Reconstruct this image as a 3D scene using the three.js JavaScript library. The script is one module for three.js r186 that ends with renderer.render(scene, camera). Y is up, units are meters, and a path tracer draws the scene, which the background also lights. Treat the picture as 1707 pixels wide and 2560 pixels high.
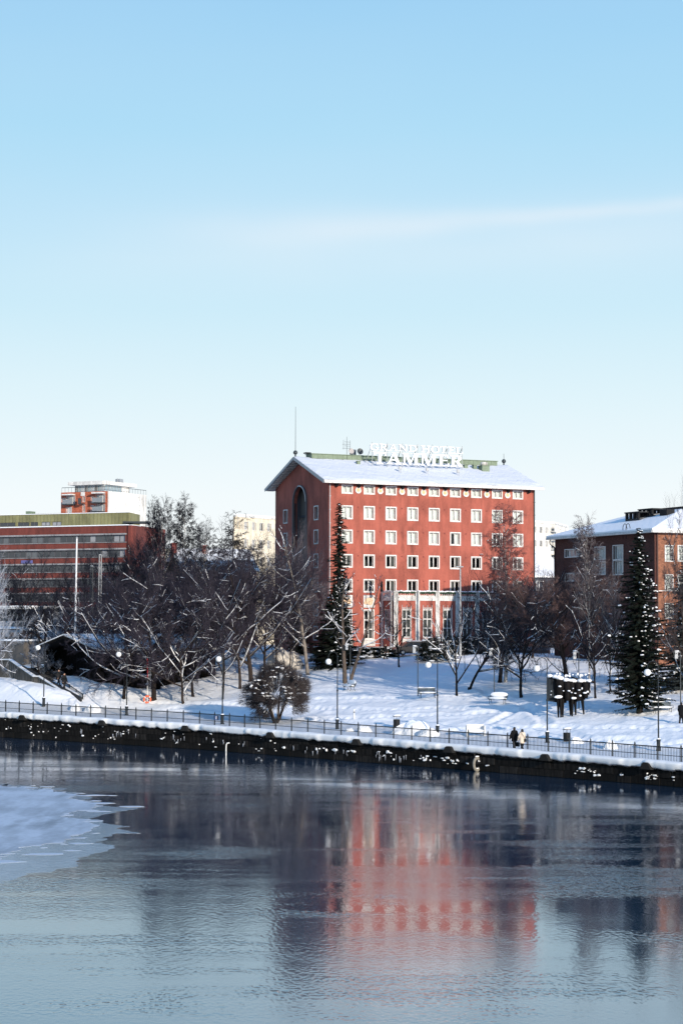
import * as THREE from 'three';
import { mergeGeometries, mergeVertices } from 'three/addons/utils/BufferGeometryUtils.js';
import { RoundedBoxGeometry } from 'three/addons/geometries/RoundedBoxGeometry.js';
import { MarchingCubes } from 'three/addons/objects/MarchingCubes.js';
import { TextGeometry } from 'three/addons/geometries/TextGeometry.js';
import { FontLoader } from 'three/addons/loaders/FontLoader.js';

// ---------- camera ----------
const FOCAL = 5000, W0 = 1707, H0 = 2560, HORIZON = 1560, EYE = 11.5;
const scene = new THREE.Scene();
const camera = new THREE.PerspectiveCamera(2 * Math.atan(H0 / 2 / FOCAL) * 180 / Math.PI, W0 / H0, 1, 9000);
camera.position.set(0, EYE, 0);
camera.rotation.order = 'YXZ';
camera.rotation.set(Math.atan((HORIZON - H0 / 2) / FOCAL), 0, 0.003);
camera.updateMatrixWorld();
const renderer = new THREE.WebGLRenderer({ antialias: true });
renderer.toneMapping = THREE.LinearToneMapping;
renderer.toneMappingExposure = 1.0;
renderer.shadowMap.enabled = true;
renderer.shadowMap.type = THREE.PCFSoftShadowMap;

// ---------- sun ----------
const SUN = new THREE.Vector3(0.56, 0.295, 1).normalize();
const sun = new THREE.DirectionalLight(new THREE.Color().setRGB(1.0, 0.89, 0.76), 4.9);
sun.name = 'sun';
sun.position.set(0, 0, -180).addScaledVector(SUN, 400);
sun.target.position.set(0, 0, -180);
sun.castShadow = true;
sun.shadow.mapSize.set(4096, 4096);
Object.assign(sun.shadow.camera, { left: -160, right: 160, top: 120, bottom: -120, near: 1, far: 1200 });
sun.shadow.radius = 1;
scene.add(sun, sun.target);

// ---------- random numbers and noise ----------
let seed = 7;
function srand(s) { seed = s >>> 0 || 1; }
function rnd() { seed = (seed + 0x6D2B79F5) >>> 0; let t = seed; t = Math.imul(t ^ (t >>> 15), t | 1); t ^= t + Math.imul(t ^ (t >>> 7), t | 61); return ((t ^ (t >>> 14)) >>> 0) / 4294967296; }
const rr = (a, b) => a + (b - a) * rnd();
const NT = new Float32Array(65536);
srand(99); for (let i = 0; i < 65536; i++) NT[i] = rnd();
function vn(x, y) {
  const xi = Math.floor(x), yi = Math.floor(y); let fx = x - xi, fy = y - yi;
  fx = fx * fx * (3 - 2 * fx); fy = fy * fy * (3 - 2 * fy);
  const a = (xi & 255), b = ((xi + 1) & 255), c = (yi & 255) << 8, d = ((yi + 1) & 255) << 8;
  const p = NT[a + c], q = NT[b + c], r = NT[a + d], s = NT[b + d];
  return p + (q - p) * fx + (r - p) * fy + (p - q - r + s) * fx * fy;
}
function fbm(x, y, o = 4) { let s = 0, a = 0.5, n = 0; for (let i = 0; i < o; i++) { s += a * vn(x, y); n += a; x = x * 2.03 + 17.3; y = y * 2.01 + 9.1; a *= 0.5; } return s / n; }
const clamp = (x, a = 0, b = 1) => Math.min(b, Math.max(a, x));
const sstep = (a, b, x) => { const t = clamp((x - a) / (b - a)); return t * t * (3 - 2 * t); };
const lerp = (a, b, t) => a + (b - a) * t;

// ---------- sky: clear winter blue, white towards the horizon, one thin cirrus streak ----------
{
  const w = 1024, h = 1024, data = new Float32Array(w * h * 4);
  const stops = [[-90, .36, .42, .5], [-3, .6, .68, .78], [0, .97, .99, 1.0], [3.5, .905, .97, .99], [6.5, .74, .905, .97], [9, .60, .835, .955], [11.5, .52, .775, .945], [14, .42, .72, .93], [17.6, .345, .64, .905], [24, .20, .46, .83], [40, .10, .29, .65], [90, .05, .16, .44]];
  const at = e => { let i = 0; while (i < stops.length - 2 && e > stops[i + 1][0]) i++; const a = stops[i], b = stops[i + 1], t = clamp((e - a[0]) / (b[0] - a[0])); return [1, 2, 3].map(k => lerp(a[k], b[k], t)); };
  for (let j = 0; j < h; j++) {
    const el = ((j + .5) / h - .5) * 180;
    const base = at(el);
    for (let i = 0; i < w; i++) {
      const az = ((i + .5) / w - .5) * 360;               // atan2(z, x) in degrees; the view looks along -90
      const ax = az + 90;
      let c = 0;
      if (el > 4 && el < 24) {
        const line = 11.35 + ax * .045 + (fbm(ax * .3 + 40, 3.7, 3) - .5) * .35;
        c = .72 * Math.exp(-Math.pow((el - line) / (.16 + .5 * sstep(7, -5, ax)), 2)) * sstep(-10, 3, ax) * (.55 + .6 * fbm(ax * .5 + 3, el * 2.5, 3));
        c += .5 * Math.exp(-Math.pow((el - 10.5 - ax * .05) / 1.0, 2)) * (.25 + fbm(ax * .14 + 60, el * .9 + 20, 4)) * sstep(-12, -2, ax);
        c += .10 * fbm(ax * .12 + 160, (el - ax * .05) * .5 + 50, 3);
      }
      // a warmer, brighter sky round the sun, behind the viewer
      const d = new THREE.Vector3(Math.cos(el * Math.PI / 180) * Math.cos(az * Math.PI / 180), Math.sin(el * Math.PI / 180), Math.cos(el * Math.PI / 180) * Math.sin(az * Math.PI / 180)).dot(SUN);
      const glow = el > -1 ? .5 * Math.pow(Math.max(0, d), 24) : 0;
      const k = (j * w + i) * 4;
      data[k] = lerp(base[0], .93, c * .5) + glow; data[k + 1] = lerp(base[1], .95, c * .46) + glow * .8; data[k + 2] = lerp(base[2], .98, c * .3) + glow * .55; data[k + 3] = 1;
    }
  }
  const sky = new THREE.DataTexture(data, w, h, THREE.RGBAFormat, THREE.FloatType);
  sky.name = 'sky'; sky.mapping = THREE.EquirectangularReflectionMapping; sky.colorSpace = THREE.LinearSRGBColorSpace;
  sky.magFilter = sky.minFilter = THREE.LinearFilter; sky.wrapS = THREE.RepeatWrapping; sky.needsUpdate = true;
  scene.background = sky; scene.environment = sky;
  scene.backgroundIntensity = 1; scene.environmentIntensity = 1;
}

// ---------- naming, tagging ----------
const used = new Map();
function numbered(name) { const n = used.get(name) || 0; used.set(name, n + 1); return n ? name + '_' + String(n).padStart(3, '0') : name; }
function tag(o, label, category, group) { o.userData.label = label; o.userData.category = category; if (group) o.userData.group = group; return o; }
function thing(name, label, category, pos = [0, 0, 0], turn = 0, group) {
  const o = new THREE.Group(); o.name = numbered(name); scene.add(o);
  o.position.set(...(pos.isVector3 ? pos.toArray() : pos)); o.rotation.y = turn; return tag(o, label, category, group);
}
function mesh(name, geo, m, parent) {
  const g = Array.isArray(geo) ? (geo.length === 1 ? geo[0] : join(geo)) : geo;
  const o = new THREE.Mesh(g, m); o.name = parent === scene ? numbered(name) : name; o.castShadow = o.receiveShadow = true; (parent || scene).add(o); return o;
}
function join(list) {
  const gs = list.map(g => { const n = g.index ? g.toNonIndexed() : g; for (const k of Object.keys(n.attributes)) if (!['position', 'normal', 'uv'].includes(k)) n.deleteAttribute(k); if (!n.attributes.uv) n.setAttribute('uv', new THREE.BufferAttribute(new Float32Array(n.attributes.position.count * 2), 2)); n.morphAttributes = {}; return n; });
  return mergeGeometries(gs, false);
}
function struct(o) { o.userData.kind = 'structure'; return o; }
function stuff(o) { o.userData.kind = 'stuff'; return o; }
function copyOf(o, label) { const c = o.clone(); c.name = numbered(o.name.replace(/_\d{3}$/, '')); c.userData = { ...o.userData }; if (label) c.userData.label = label; scene.add(c); return c; }

// ---------- geometry helpers ----------
const V = (x, y, z) => new THREE.Vector3(x, y, z);
function boxUV(g) {   // uv in metres from the dominant axis of each face
  const n = g.index ? g.toNonIndexed() : g; const p = n.attributes.position, q = n.attributes.normal, uv = new Float32Array(p.count * 2);
  for (let i = 0; i < p.count; i++) { const ax = Math.abs(q.getX(i)), ay = Math.abs(q.getY(i)), az = Math.abs(q.getZ(i)); const x = p.getX(i), y = p.getY(i), z = p.getZ(i);
    if (ay > ax && ay > az) { uv[2 * i] = x; uv[2 * i + 1] = z; } else if (ax > az) { uv[2 * i] = z; uv[2 * i + 1] = y; } else { uv[2 * i] = x; uv[2 * i + 1] = y; } }
  n.setAttribute('uv', new THREE.BufferAttribute(uv, 2)); return n;
}
function box(x0, y0, z0, x1, y1, z1) { const g = new THREE.BoxGeometry(x1 - x0, y1 - y0, z1 - z0); g.translate((x0 + x1) / 2, (y0 + y1) / 2, (z0 + z1) / 2); return boxUV(g); }
function rbox(x0, y0, z0, x1, y1, z1, r = .05, s = 2) { const g = new RoundedBoxGeometry(x1 - x0, y1 - y0, z1 - z0, s, r); g.translate((x0 + x1) / 2, (y0 + y1) / 2, (z0 + z1) / 2); return boxUV(g); }
function rod(a, b, r0, r1 = r0, n = 8) { const d = b.clone().sub(a), g = new THREE.CylinderGeometry(r1, r0, d.length(), n); g.translate(0, d.length() / 2, 0); g.applyQuaternion(new THREE.Quaternion().setFromUnitVectors(V(0, 1, 0), d.clone().normalize())); g.translate(a.x, a.y, a.z); return g; }
function beam(a, b, w, h) { const d = b.clone().sub(a), L = d.length(); const g = new THREE.BoxGeometry(w, h, L); g.translate(0, 0, L / 2); const m = new THREE.Matrix4().lookAt(b, a, V(0, 1, 0)); g.applyMatrix4(m); g.translate(a.x, a.y, a.z); return boxUV(g); }
function tube(pts, r, n = 8, seg = 24) { return new THREE.TubeGeometry(new THREE.CatmullRomCurve3(pts), seg, r, n, false); }
function ball(x, y, z, r, w = 16, h = 12, sx = 1, sy = 1, sz = 1) { const g = new THREE.SphereGeometry(r, w, h); g.scale(sx, sy, sz); g.translate(x, y, z); return g; }
function lathe(pts, n = 20) { return new THREE.LatheGeometry(pts.map(p => new THREE.Vector2(p[0], p[1])), n); }
function lump(x, y, z, rx, ry, rz, s = 1, det = 2, rough = .28) {   // an uneven heap or clump of snow
  const g = new THREE.IcosahedronGeometry(1, det); const p = g.attributes.position;
  for (let i = 0; i < p.count; i++) { const a = p.getX(i), b = p.getY(i), c = p.getZ(i); const k = 1 + rough * (fbm(a * 1.7 + s * 3.1 + 50, b * 1.7 + c * 1.9 + s * 7.7 + 50, 3) - .5) * 2; p.setXYZ(i, x + a * k * rx, y + b * k * ry, z + c * k * rz); }
  g.deleteAttribute('uv'); let m = g; if (det > 1) { m.deleteAttribute('normal'); m = mergeVertices(m, 1e-4); } m.computeVertexNormals(); return m;
}
function extrude(pts, depth, holes = [], bevel = 0) {
  const s = new THREE.Shape(pts.map(p => new THREE.Vector2(p[0], p[1])));
  for (const h of holes) s.holes.push(h.isPath ? h : new THREE.Path(h.map(p => new THREE.Vector2(p[0], p[1]))));
  return new THREE.ExtrudeGeometry(s, { depth, bevelEnabled: bevel > 0, bevelSize: bevel, bevelThickness: bevel, bevelSegments: 2, steps: 1 });
}
const rect = (x0, y0, x1, y1) => [[x0, y0], [x1, y0], [x1, y1], [x0, y1]];
const rectHole = (x0, y0, x1, y1) => [[x0, y0], [x0, y1], [x1, y1], [x1, y0]];

// ---------- pixels of the photograph to rays ----------
function ray(px, py) { return V((px - W0 / 2) / FOCAL, -(py - H0 / 2) / FOCAL, -1).applyQuaternion(camera.quaternion); }
function at(px, py, D) { const d = ray(px, py); return camera.position.clone().addScaledVector(d, D / -d.z); }
function onPlane(px, py, p0, n) { const d = ray(px, py); const t = p0.clone().sub(camera.position).dot(n) / d.dot(n); return camera.position.clone().addScaledVector(d, t); }
function onWater(px, py) { return onPlane(px, py, V(0, 0, 0), V(0, 1, 0)); }

// ---------- the lie of the land ----------
const QN = [[0, 1843], [500, 1874], [1195, 1928], [1707, 1969]].map(p => onWater(...p));
const U = QN[3].clone().sub(QN[0]).setY(0).normalize();      // along the quay, to the right
const N = V(-U.z, 0, U.x).multiplyScalar(-1).x > 0 ? V(-U.z, 0, U.x).multiplyScalar(-1) : V(-U.z, 0, U.x);
if (N.z > 0) N.negate();                                      // inland
const QA = QN.map(p => p.clone().sub(QN[0]).dot(U)), QD = QN.map(p => p.clone().sub(QN[0]).dot(N));
const QL = QA[3];
function quayOff(a) { if (a <= 0) return QD[0] + a * (QD[1] - QD[0]) / (QA[1] - QA[0]); if (a >= QL) return QD[3] + (a - QL) * (QD[3] - QD[2]) / (QA[3] - QA[2]); let i = 0; while (a > QA[i + 1]) i++; const t = (a - QA[i]) / (QA[i + 1] - QA[i]); return lerp(QD[i], QD[i + 1], t); }
function quay(a, d = 0, y = 0) { const o = quayOff(a) + d; return V(QN[0].x + U.x * a + N.x * o, y, QN[0].z + U.z * a + N.z * o); }
function toAD(x, z) { const dx = x - QN[0].x, dz = z - QN[0].z; const a = dx * U.x + dz * U.z; return [a, dx * N.x + dz * N.z - quayOff(a)]; }
const promY = a => 2.42 - .0095 * clamp(a, -40, QL + 40);
function landAD(a, d) {
  const base = promY(a);
  let h = base;
  if (d > 9) { const t = d - 9; h += 5.9 * (1 - Math.pow(1 - clamp(t / 46), 1.25)) * sstep(-.5, 4, t) ; }
  if (d > 50) h = lerp(h, 8.0, sstep(50, 60, d));
  // the bank at the far left rises faster
  h += 2.45 * sstep(8, -7, a) * sstep(4, 11, d) * sstep(22, 14, d);
  return h;
}
function relief(a, d) {
  const k = sstep(.5, 3, d) * sstep(200, 80, d);
  let r = (fbm(a * .22 + 5, d * .22, 4) - .5) * .34 * sstep(8, 13, d);
  r += (fbm(a * .9, d * .9 + 30, 3) - .5) * .16 * sstep(7, 11, d) + (fbm(a * 2.2 + 9, d * 2.2, 3) - .5) * .07;
  // trodden tracks across the lawn and lines of footprints
  for (const [a0, d0, a1, d1, w] of TRACKS) {
    const vx = a1 - a0, vd = d1 - d0, L = Math.hypot(vx, vd), t = clamp(((a - a0) * vx + (d - d0) * vd) / L / L);
    const wob = (vn(t * L * .25 + a0 * 3, d0) - .5) * 1.6;
    const q = Math.abs((a - a0) * vd - (d - d0) * vx) / L; const side = ((a - a0) * vd - (d - d0) * vx) / L - wob;
    if (q < 4 && t > 0 && t < 1) r += -.2 * Math.exp(-Math.pow(side / w, 2)) * (.35 + .8 * Math.max(0, Math.sin(t * L * 7.4 + a0)) * (.4 + vn(t * L * 1.3, a0 * 7))) + .1 * Math.exp(-Math.pow((Math.abs(side) - w * 2) / (w * .8), 2));
  }
  // ploughed ridge beside the promenade
  r += .32 * Math.exp(-Math.pow((d - 9.6 - (vn(a * .2, 4) - .5) * 1.5) / 1.0, 2)) * sstep(.3, .75, fbm(a * .35 + 70, 2, 3));
  return r * k;
}
const TRACKS = [[10, 12, 60, 24, .5], [30, 10.5, 75, 30, .6], [48, 11, 88, 22, .5], [52, 14, 45, 40, .35], [56, 22, 100, 26, .8], [16, 18, 44, 27, .45], [62, 12, 95, 12.5, .4], [5, 14, 30, 16, .5], [70, 10, 100, 30, .5], [58, 16, 30, 34, .4]];
const landY = (x, z) => { const [a, d] = toAD(x, z); return landAD(a, Math.max(d, 0)) + relief(a, Math.max(d, 0)); };
function ground(px, py) {   // where the ray through a pixel meets the land
  const d = ray(px, py); let t0 = 60;
  for (let t = 100; t < 420; t += .5) { const p = camera.position.clone().addScaledVector(d, t); const [a, e] = toAD(p.x, p.z); if (e > .3 && p.y < landAD(a, e) + relief(a, e)) { let lo = t0, hi = t; for (let i = 0; i < 20; i++) { const m = (lo + hi) / 2, q = camera.position.clone().addScaledVector(d, m); if (q.y < landY(q.x, q.z)) hi = m; else lo = m; } const q = camera.position.clone().addScaledVector(d, hi); q.y = landY(q.x, q.z); return q; } t0 = t; }
  throw new Error('no ground under ' + px + ',' + py);
}
const standing = (px, D) => { const p = at(px, HORIZON, D); p.y = landY(p.x, p.z); return p; };
const pxm = D => FOCAL / D;     // photo pixels per metre at a depth

// ---------- materials ----------
function makeTex(w, h, f, srgb = true) {
  const data = new Uint8Array(w * h * 4);
  for (let j = 0; j < h; j++) for (let i = 0; i < w; i++) { const c = f(i / w, j / h, i, j), k = (j * w + i) * 4; if (Array.isArray(c)) { data[k] = clamp(c[0]) * 255; data[k + 1] = clamp(c[1]) * 255; data[k + 2] = clamp(c[2]) * 255; } else data[k] = data[k + 1] = data[k + 2] = clamp(c) * 255; data[k + 3] = 255; }
  const t = new THREE.DataTexture(data, w, h, THREE.RGBAFormat); t.wrapS = t.wrapT = THREE.RepeatWrapping; t.magFilter = THREE.LinearFilter; t.minFilter = THREE.LinearMipmapLinearFilter; t.generateMipmaps = true; if (srgb) t.colorSpace = THREE.SRGBColorSpace; t.needsUpdate = true; return t;
}
const rep = (t, x, y = x) => { const c = t.clone(); c.repeat.set(x, y); c.needsUpdate = true; return c; };
// seamless noise: blends four shifted copies
const wrapN = (u, v, s, o) => { const a = fbm(u * s, v * s, o), b = fbm((u - 1) * s, v * s, o), c = fbm(u * s, (v - 1) * s, o), d = fbm((u - 1) * s, (v - 1) * s, o); return (a * (1 - u) + b * u) * (1 - v) + (c * (1 - u) + d * u) * v; };
const stuccoTex = makeTex(512, 512, (u, v) => { const b = wrapN(u, v, 5, 4), f = wrapN(u, v, 90, 2), st = wrapN(u, v * .25, 26, 3); return .93 + .42 * (b - .5) + .16 * (f - .5) + .34 * (st - .5); });
const grainTex = makeTex(256, 256, (u, v) => .93 + .3 * (wrapN(u, v, 10, 4) - .5) + .2 * (wrapN(u, v, 70, 2) - .5));
const brickTex = makeTex(512, 512, (u, v, i, j) => { const row = Math.floor(v * 32), x = (u * 12 + (row % 2) * .5) % 12, fx = x - Math.floor(x), fy = v * 32 - row; const m = (fx < .05 || fy < .13) ? 1 : 0; const k = NT[(Math.floor(x) * 37 + row * 91) & 65535]; return m ? .8 : .72 + .26 * k + .16 * (wrapN(u, v, 6, 3) - .5); });
const streakTex = makeTex(256, 512, (u, v) => { const s = wrapN(u, v * .12, 40, 3), b = wrapN(u, v, 8, 4); return .45 + .75 * (s - .35) + .5 * (b - .5); });
const snowBump = makeTex(512, 512, (u, v) => wrapN(u, v, 14, 5), false);
function mat(r, g, b, o = {}) { const m = new (o.transmission || o.specularIntensity !== undefined || o.clearcoat || o.ior || o.sheen ? THREE.MeshPhysicalMaterial : THREE.MeshStandardMaterial)({ roughness: .8, metalness: 0, ...o }); m.color.setRGB(r, g, b); return m; }
const M = {
  snow: mat(.93, .935, .94, { roughness: .9, bumpMap: rep(snowBump, .25), bumpScale: .05 }),
  snowSmall: mat(.88, .89, .9, { roughness: .9 }),
  stucco: mat(.405, .112, .078, { map: rep(stuccoTex, 1 / 11), bumpMap: rep(grainTex, .7), bumpScale: .006, roughness: .92 }),
  white: mat(.8, .79, .76, { map: rep(grainTex, .5), roughness: .6 }),
  trim: mat(.74, .73, .7, { map: rep(stuccoTex, .2), roughness: .75 }),
  stone: mat(.62, .6, .56, { map: rep(stuccoTex, .3), roughness: .85 }),
  glass: mat(.9, .95, .95, { transmission: 1, roughness: .02, ior: 1.65, thickness: 0 }),
  darkGlass: mat(.02, .026, .035, { roughness: .05, ior: 1.7 }),
  curtain: mat(.85, .85, .82, { roughness: .95, map: rep(grainTex, 1.2, .1) }),
  greyCurtain: mat(.34, .34, .33, { roughness: .95, map: rep(streakTex, 1.4, .1) }),
  interior: mat(.10, .09, .08),
  black: mat(.010, .011, .013, { roughness: .6, specularIntensity: .35 }),
  iron: mat(.014, .020, .025, { roughness: .5, specularIntensity: .5, map: rep(grainTex, 1) }),
  copper: mat(.19, .25, .17, { roughness: .6, map: rep(grainTex, .4) }),
  darkMetal: mat(.05, .06, .065, { roughness: .5, metalness: .4 }),
  paleMetal: mat(.42, .44, .46, { roughness: .45, metalness: .3, map: rep(grainTex, 1) }),
  granite: mat(.14, .13, .12, { map: rep(streakTex, .16, .22), bumpMap: rep(grainTex, .8), bumpScale: .02, roughness: .85 }),
  concrete: mat(.3, .27, .23, { map: rep(streakTex, .2, .12), roughness: .9 }),
  globe: mat(.82, .81, .78, { roughness: .25, ior: 1.5 }),
  bark: mat(.04, .03, .026, { specularIntensity: .25, map: rep(grainTex, 1.5, .3), roughness: .95 }),
  darkBark: mat(.02, .016, .015, { specularIntensity: .25, roughness: .95 }),
  paleBark: mat(.26, .22, .18, { map: rep(grainTex, 1.2, .5), roughness: .9 }),
  birchBark: mat(.5, .47, .44, { map: makeTex(128, 256, (u, v) => (wrapN(u * .6, v, 26, 2) > .60 ? .18 : .92)), roughness: .85 }),
  twig: mat(.044, .039, .052, { specularIntensity: .25, roughness: .95 }),
  twigRed: mat(.14, .06, .06, { roughness: .95 }),
  twigDark: mat(.02, .022, .031, { specularIntensity: .25, roughness: .95 }),
  frost: mat(.34, .37, .43, { roughness: .95 }),
  needle: mat(.010, .015, .011, { specularIntensity: .25, roughness: .85 }),
  wood: mat(.035, .026, .02, { specularIntensity: .25, map: rep(streakTex, .5, .1), roughness: .85 }),
};

// ---------- ground ----------
{
  const as = [], ds = [];
  for (let a = -2600; a < -30;) { as.push(a); a += Math.max(1.2, (-a - 26) * .3); }
  for (let a = -30; a < QL + 22; a += .3) as.push(a);
  for (let a = QL + 22; a < 2600;) { as.push(a); a += Math.max(1.2, (a - QL - 18) * .3); }
  as.push(2600);
  for (let d = .3; d < 48; d += d < 14 ? .2 : .28) ds.push(d);
  for (let d = 48; d < 5200;) { ds.push(d); d += Math.max(.8, (d - 44) * .14); }
  ds.push(5200);
  const na = as.length, nd = ds.length, pos = new Float32Array(na * nd * 3), uv = new Float32Array(na * nd * 2), idx = [];
  for (let j = 0; j < nd; j++) for (let i = 0; i < na; i++) { const k = j * na + i, p = quay(as[i], ds[j]); pos[3 * k] = p.x; pos[3 * k + 1] = landAD(as[i], ds[j]) + relief(as[i], ds[j]); pos[3 * k + 2] = p.z; uv[2 * k] = as[i]; uv[2 * k + 1] = ds[j]; if (i && j) { const b = k - 1, c = k - na, e = c - 1; idx.push(e, c, b, b, c, k); } }
  const g = new THREE.BufferGeometry(); g.setAttribute('position', new THREE.BufferAttribute(pos, 3)); g.setAttribute('uv', new THREE.BufferAttribute(uv, 2)); g.setIndex(idx); g.computeVertexNormals();
  if (g.attributes.normal.getY(na * 20 + 200) < 0) { for (let i = 0; i < idx.length; i += 3) { const t = idx[i]; idx[i] = idx[i + 1]; idx[i + 1] = t; } g.setIndex(idx); g.computeVertexNormals(); }
  struct(mesh('snow_ground', g, M.snow, scene));
}

// ---------- water ----------
{
  const X0 = -42, X1 = 30, Z0 = -212, Z1 = -52, n = 2048;
  // where wind roughens the surface: broad streaks, stronger on the left and in the middle distance
  const leftness = (x, D) => { const xb = D > 77 ? lerp(-.8, -11.7, (D - 77) / 29) : lerp(-.8, 16, (77 - D) / 11); return sstep(xb + 4, xb - 5, x + (fbm(x * .2, D * .2, 3) - .5) * 6); };
  const windy = (x, z) => {
    const b = fbm(x * .075 + 31, z * .055 + 8, 4), s = fbm(x * .05 + 3, z * .34 + 80, 3);
    const D = -z;
    return lerp(.45, 1, sstep(52, 78, D)) * sstep(.38, .60, b * .55 + s * .45 + .19 * leftness(x, D) - .035 + .03 * sstep(135, 165, D));
  };
  const film = (x, z) => {            // thin skin of new ice with torn streaky edges
    const b = fbm(x * .06 + 90, z * .05 + 44, 5), s = fbm(x * .09 + 13, z * .5 + 10, 4);
    const D = -z; return sstep(.45, .60, b * .5 + s * .5 + .15 * leftness(x, D) * sstep(150, 112, D) - .055 + .05 * sstep(140, 175, D));
  };
  const bump = makeTex(n, n, (u, v) => {
    const x = lerp(X0, X1, u), z = lerp(Z0, Z1, v); const w = windy(x, z), f = film(x, z);
    const rip = .25 * (fbm(x * 2.3 + 40, z * 1.7 + 11, 2) - .5) + .6 * (vn(x * 6.3 + 7 + z * .6, z * 5.1 - x * .9) - .5) + .8 * (vn(x * 11.7 + 3 - z, z * 6.2 + 40) - .5);
    const swell = (fbm(x * .22 + 4, z * .5 + 90, 2) - .5);
    const gust = sstep(.44, .60, .6 * fbm(x * .16 + 9, z * .10 + 60, 4) + .4 * fbm(x * .12 + 70, z * .7 + 12, 3)); return .5 + rip * (.022 + .62 * w * (.2 + .8 * gust) * (1 - .85 * f)) + swell * .006;
  }, false);
  const rough = makeTex(512, 512, (u, v) => { const x = lerp(X0, X1, u), z = lerp(Z0, Z1, v); const f = film(x, z); return .045 + .02 * f + .09 * windy(x, z) * (1 - .7 * f); }, false);
  for (const t of [bump, rough]) t.wrapS = t.wrapT = THREE.MirroredRepeatWrapping;
  const m = mat(.008, .038, .08, { bumpMap: bump, bumpScale: .05, roughnessMap: rough, roughness: 1, ior: 2.2, clearcoat: .38, clearcoatRoughness: .10 });
  const g = new THREE.BufferGeometry(), R = 900, P = [[-R, -460], [R, -460], [R, 500], [-R, 500]];
  g.setAttribute('position', new THREE.Float32BufferAttribute(P.flatMap(p => [p[0], 0, p[1]]), 3));
  g.setAttribute('uv', new THREE.Float32BufferAttribute(P.flatMap(p => [(p[0] - X0) / (X1 - X0), (p[1] - Z0) / (Z1 - Z0)]), 2));
  g.setIndex([0, 2, 1, 0, 3, 2]); g.computeVertexNormals();
  struct(mesh('water', g, m, scene));

  // the ice sheet on the left, a few centimetres thick with a ragged edge
  const edge = [[-260, 1976], [-60, 1966], [0, 1967], [60, 1969], [120, 1976], [150, 1983], [192, 1987], [168, 1994], [205, 2003], [246, 2018], [214, 2025], [166, 2034], [186, 2049], [229, 2068], [214, 2088], [166, 2101], [120, 2112], [60, 2124], [0, 2146], [-120, 2172], [-300, 2190]].map(p => onWater(...p));
  const sheet = (edge, m, jit, h) => {
  const out = [], n = edge.length;
    for (let i = 0; i < n - 1; i++) for (let k = 0; k < 18; k++) { const t = k / 18, p = edge[i].clone().lerp(edge[i + 1], t); const q = (fbm(p.x * .9 + 3, p.z * .35 + 50, 4) - .5); out.push([p.x + q * jit + (fbm(p.x * 3.1 + 7, p.z * 1.4, 2) - .5) * jit * .5, -(p.z + (fbm(p.x * 1.3 + 80, p.z * .5, 3) - .5) * jit * 1.6)]); }
  out.push([edge[n - 1].x - 30, -edge[n - 1].z], [edge[0].x - 30, -edge[0].z]);
  const ig = extrude(out, h); ig.rotateX(-Math.PI / 2);
  struct(mesh('ice_sheet', boxUV(ig), m, scene)); };
  sheet(edge, mat(.56, .61, .69, { map: rep(stuccoTex, .06, .05), roughness: .5, bumpMap: rep(snowBump, .2), bumpScale: .03 }), 2.0, .012);
  const skirt = mat(.24, .30, .38, { map: rep(stuccoTex, .05, .05), roughness: .2, ior: 1.9, bumpMap: rep(snowBump, .3), bumpScale: .012 });
  sheet([[-300, 1962], [0, 1961], [90, 1966], [175, 1980], [235, 1994], [205, 2001], [290, 2014], [345, 2022], [262, 2034], [238, 2046], [300, 2062], [330, 2078], [262, 2096], [290, 2120], [210, 2140], [150, 2168], [60, 2190], [0, 2206], [-300, 2240]].map(p => onWater(...p)), skirt, 2.2, .005);
  // broken plates and slush along the edges
  srand(404); const fl = [];
  for (let i = 0; i < 70; i++) {
    const j = Math.floor(rnd() * 19) + 1, t = rnd(), p = edge[j].clone().lerp(edge[Math.min(20, j + 1)], t); p.x += Math.abs(rr(-1, 1) * rr(-1, 1)) * 4 - 1; p.z += rr(-1, 1) * rr(.2, 2.4);
    const s = rr(.08, .55) * (rnd() < .15 ? 2 : 1), n = 7, pts = []; for (let k = 0; k < n; k++) { const a = k / n * 6.283, r = s * rr(.4, 1); pts.push([p.x + Math.cos(a) * r * 1.8, -p.z + Math.sin(a) * r * 1.1]); }
    const g = extrude(pts, .010); g.rotateX(-Math.PI / 2); fl.push(g);
  }
  const fo = tag(stuff(mesh('ice_plates', boxUV(join(fl)), mat(.52, .57, .65, { roughness: .5 }), scene)), 'broken thin ice plates and slush drifting along the edge of the left ice sheet', 'ice plates');
}

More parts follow.
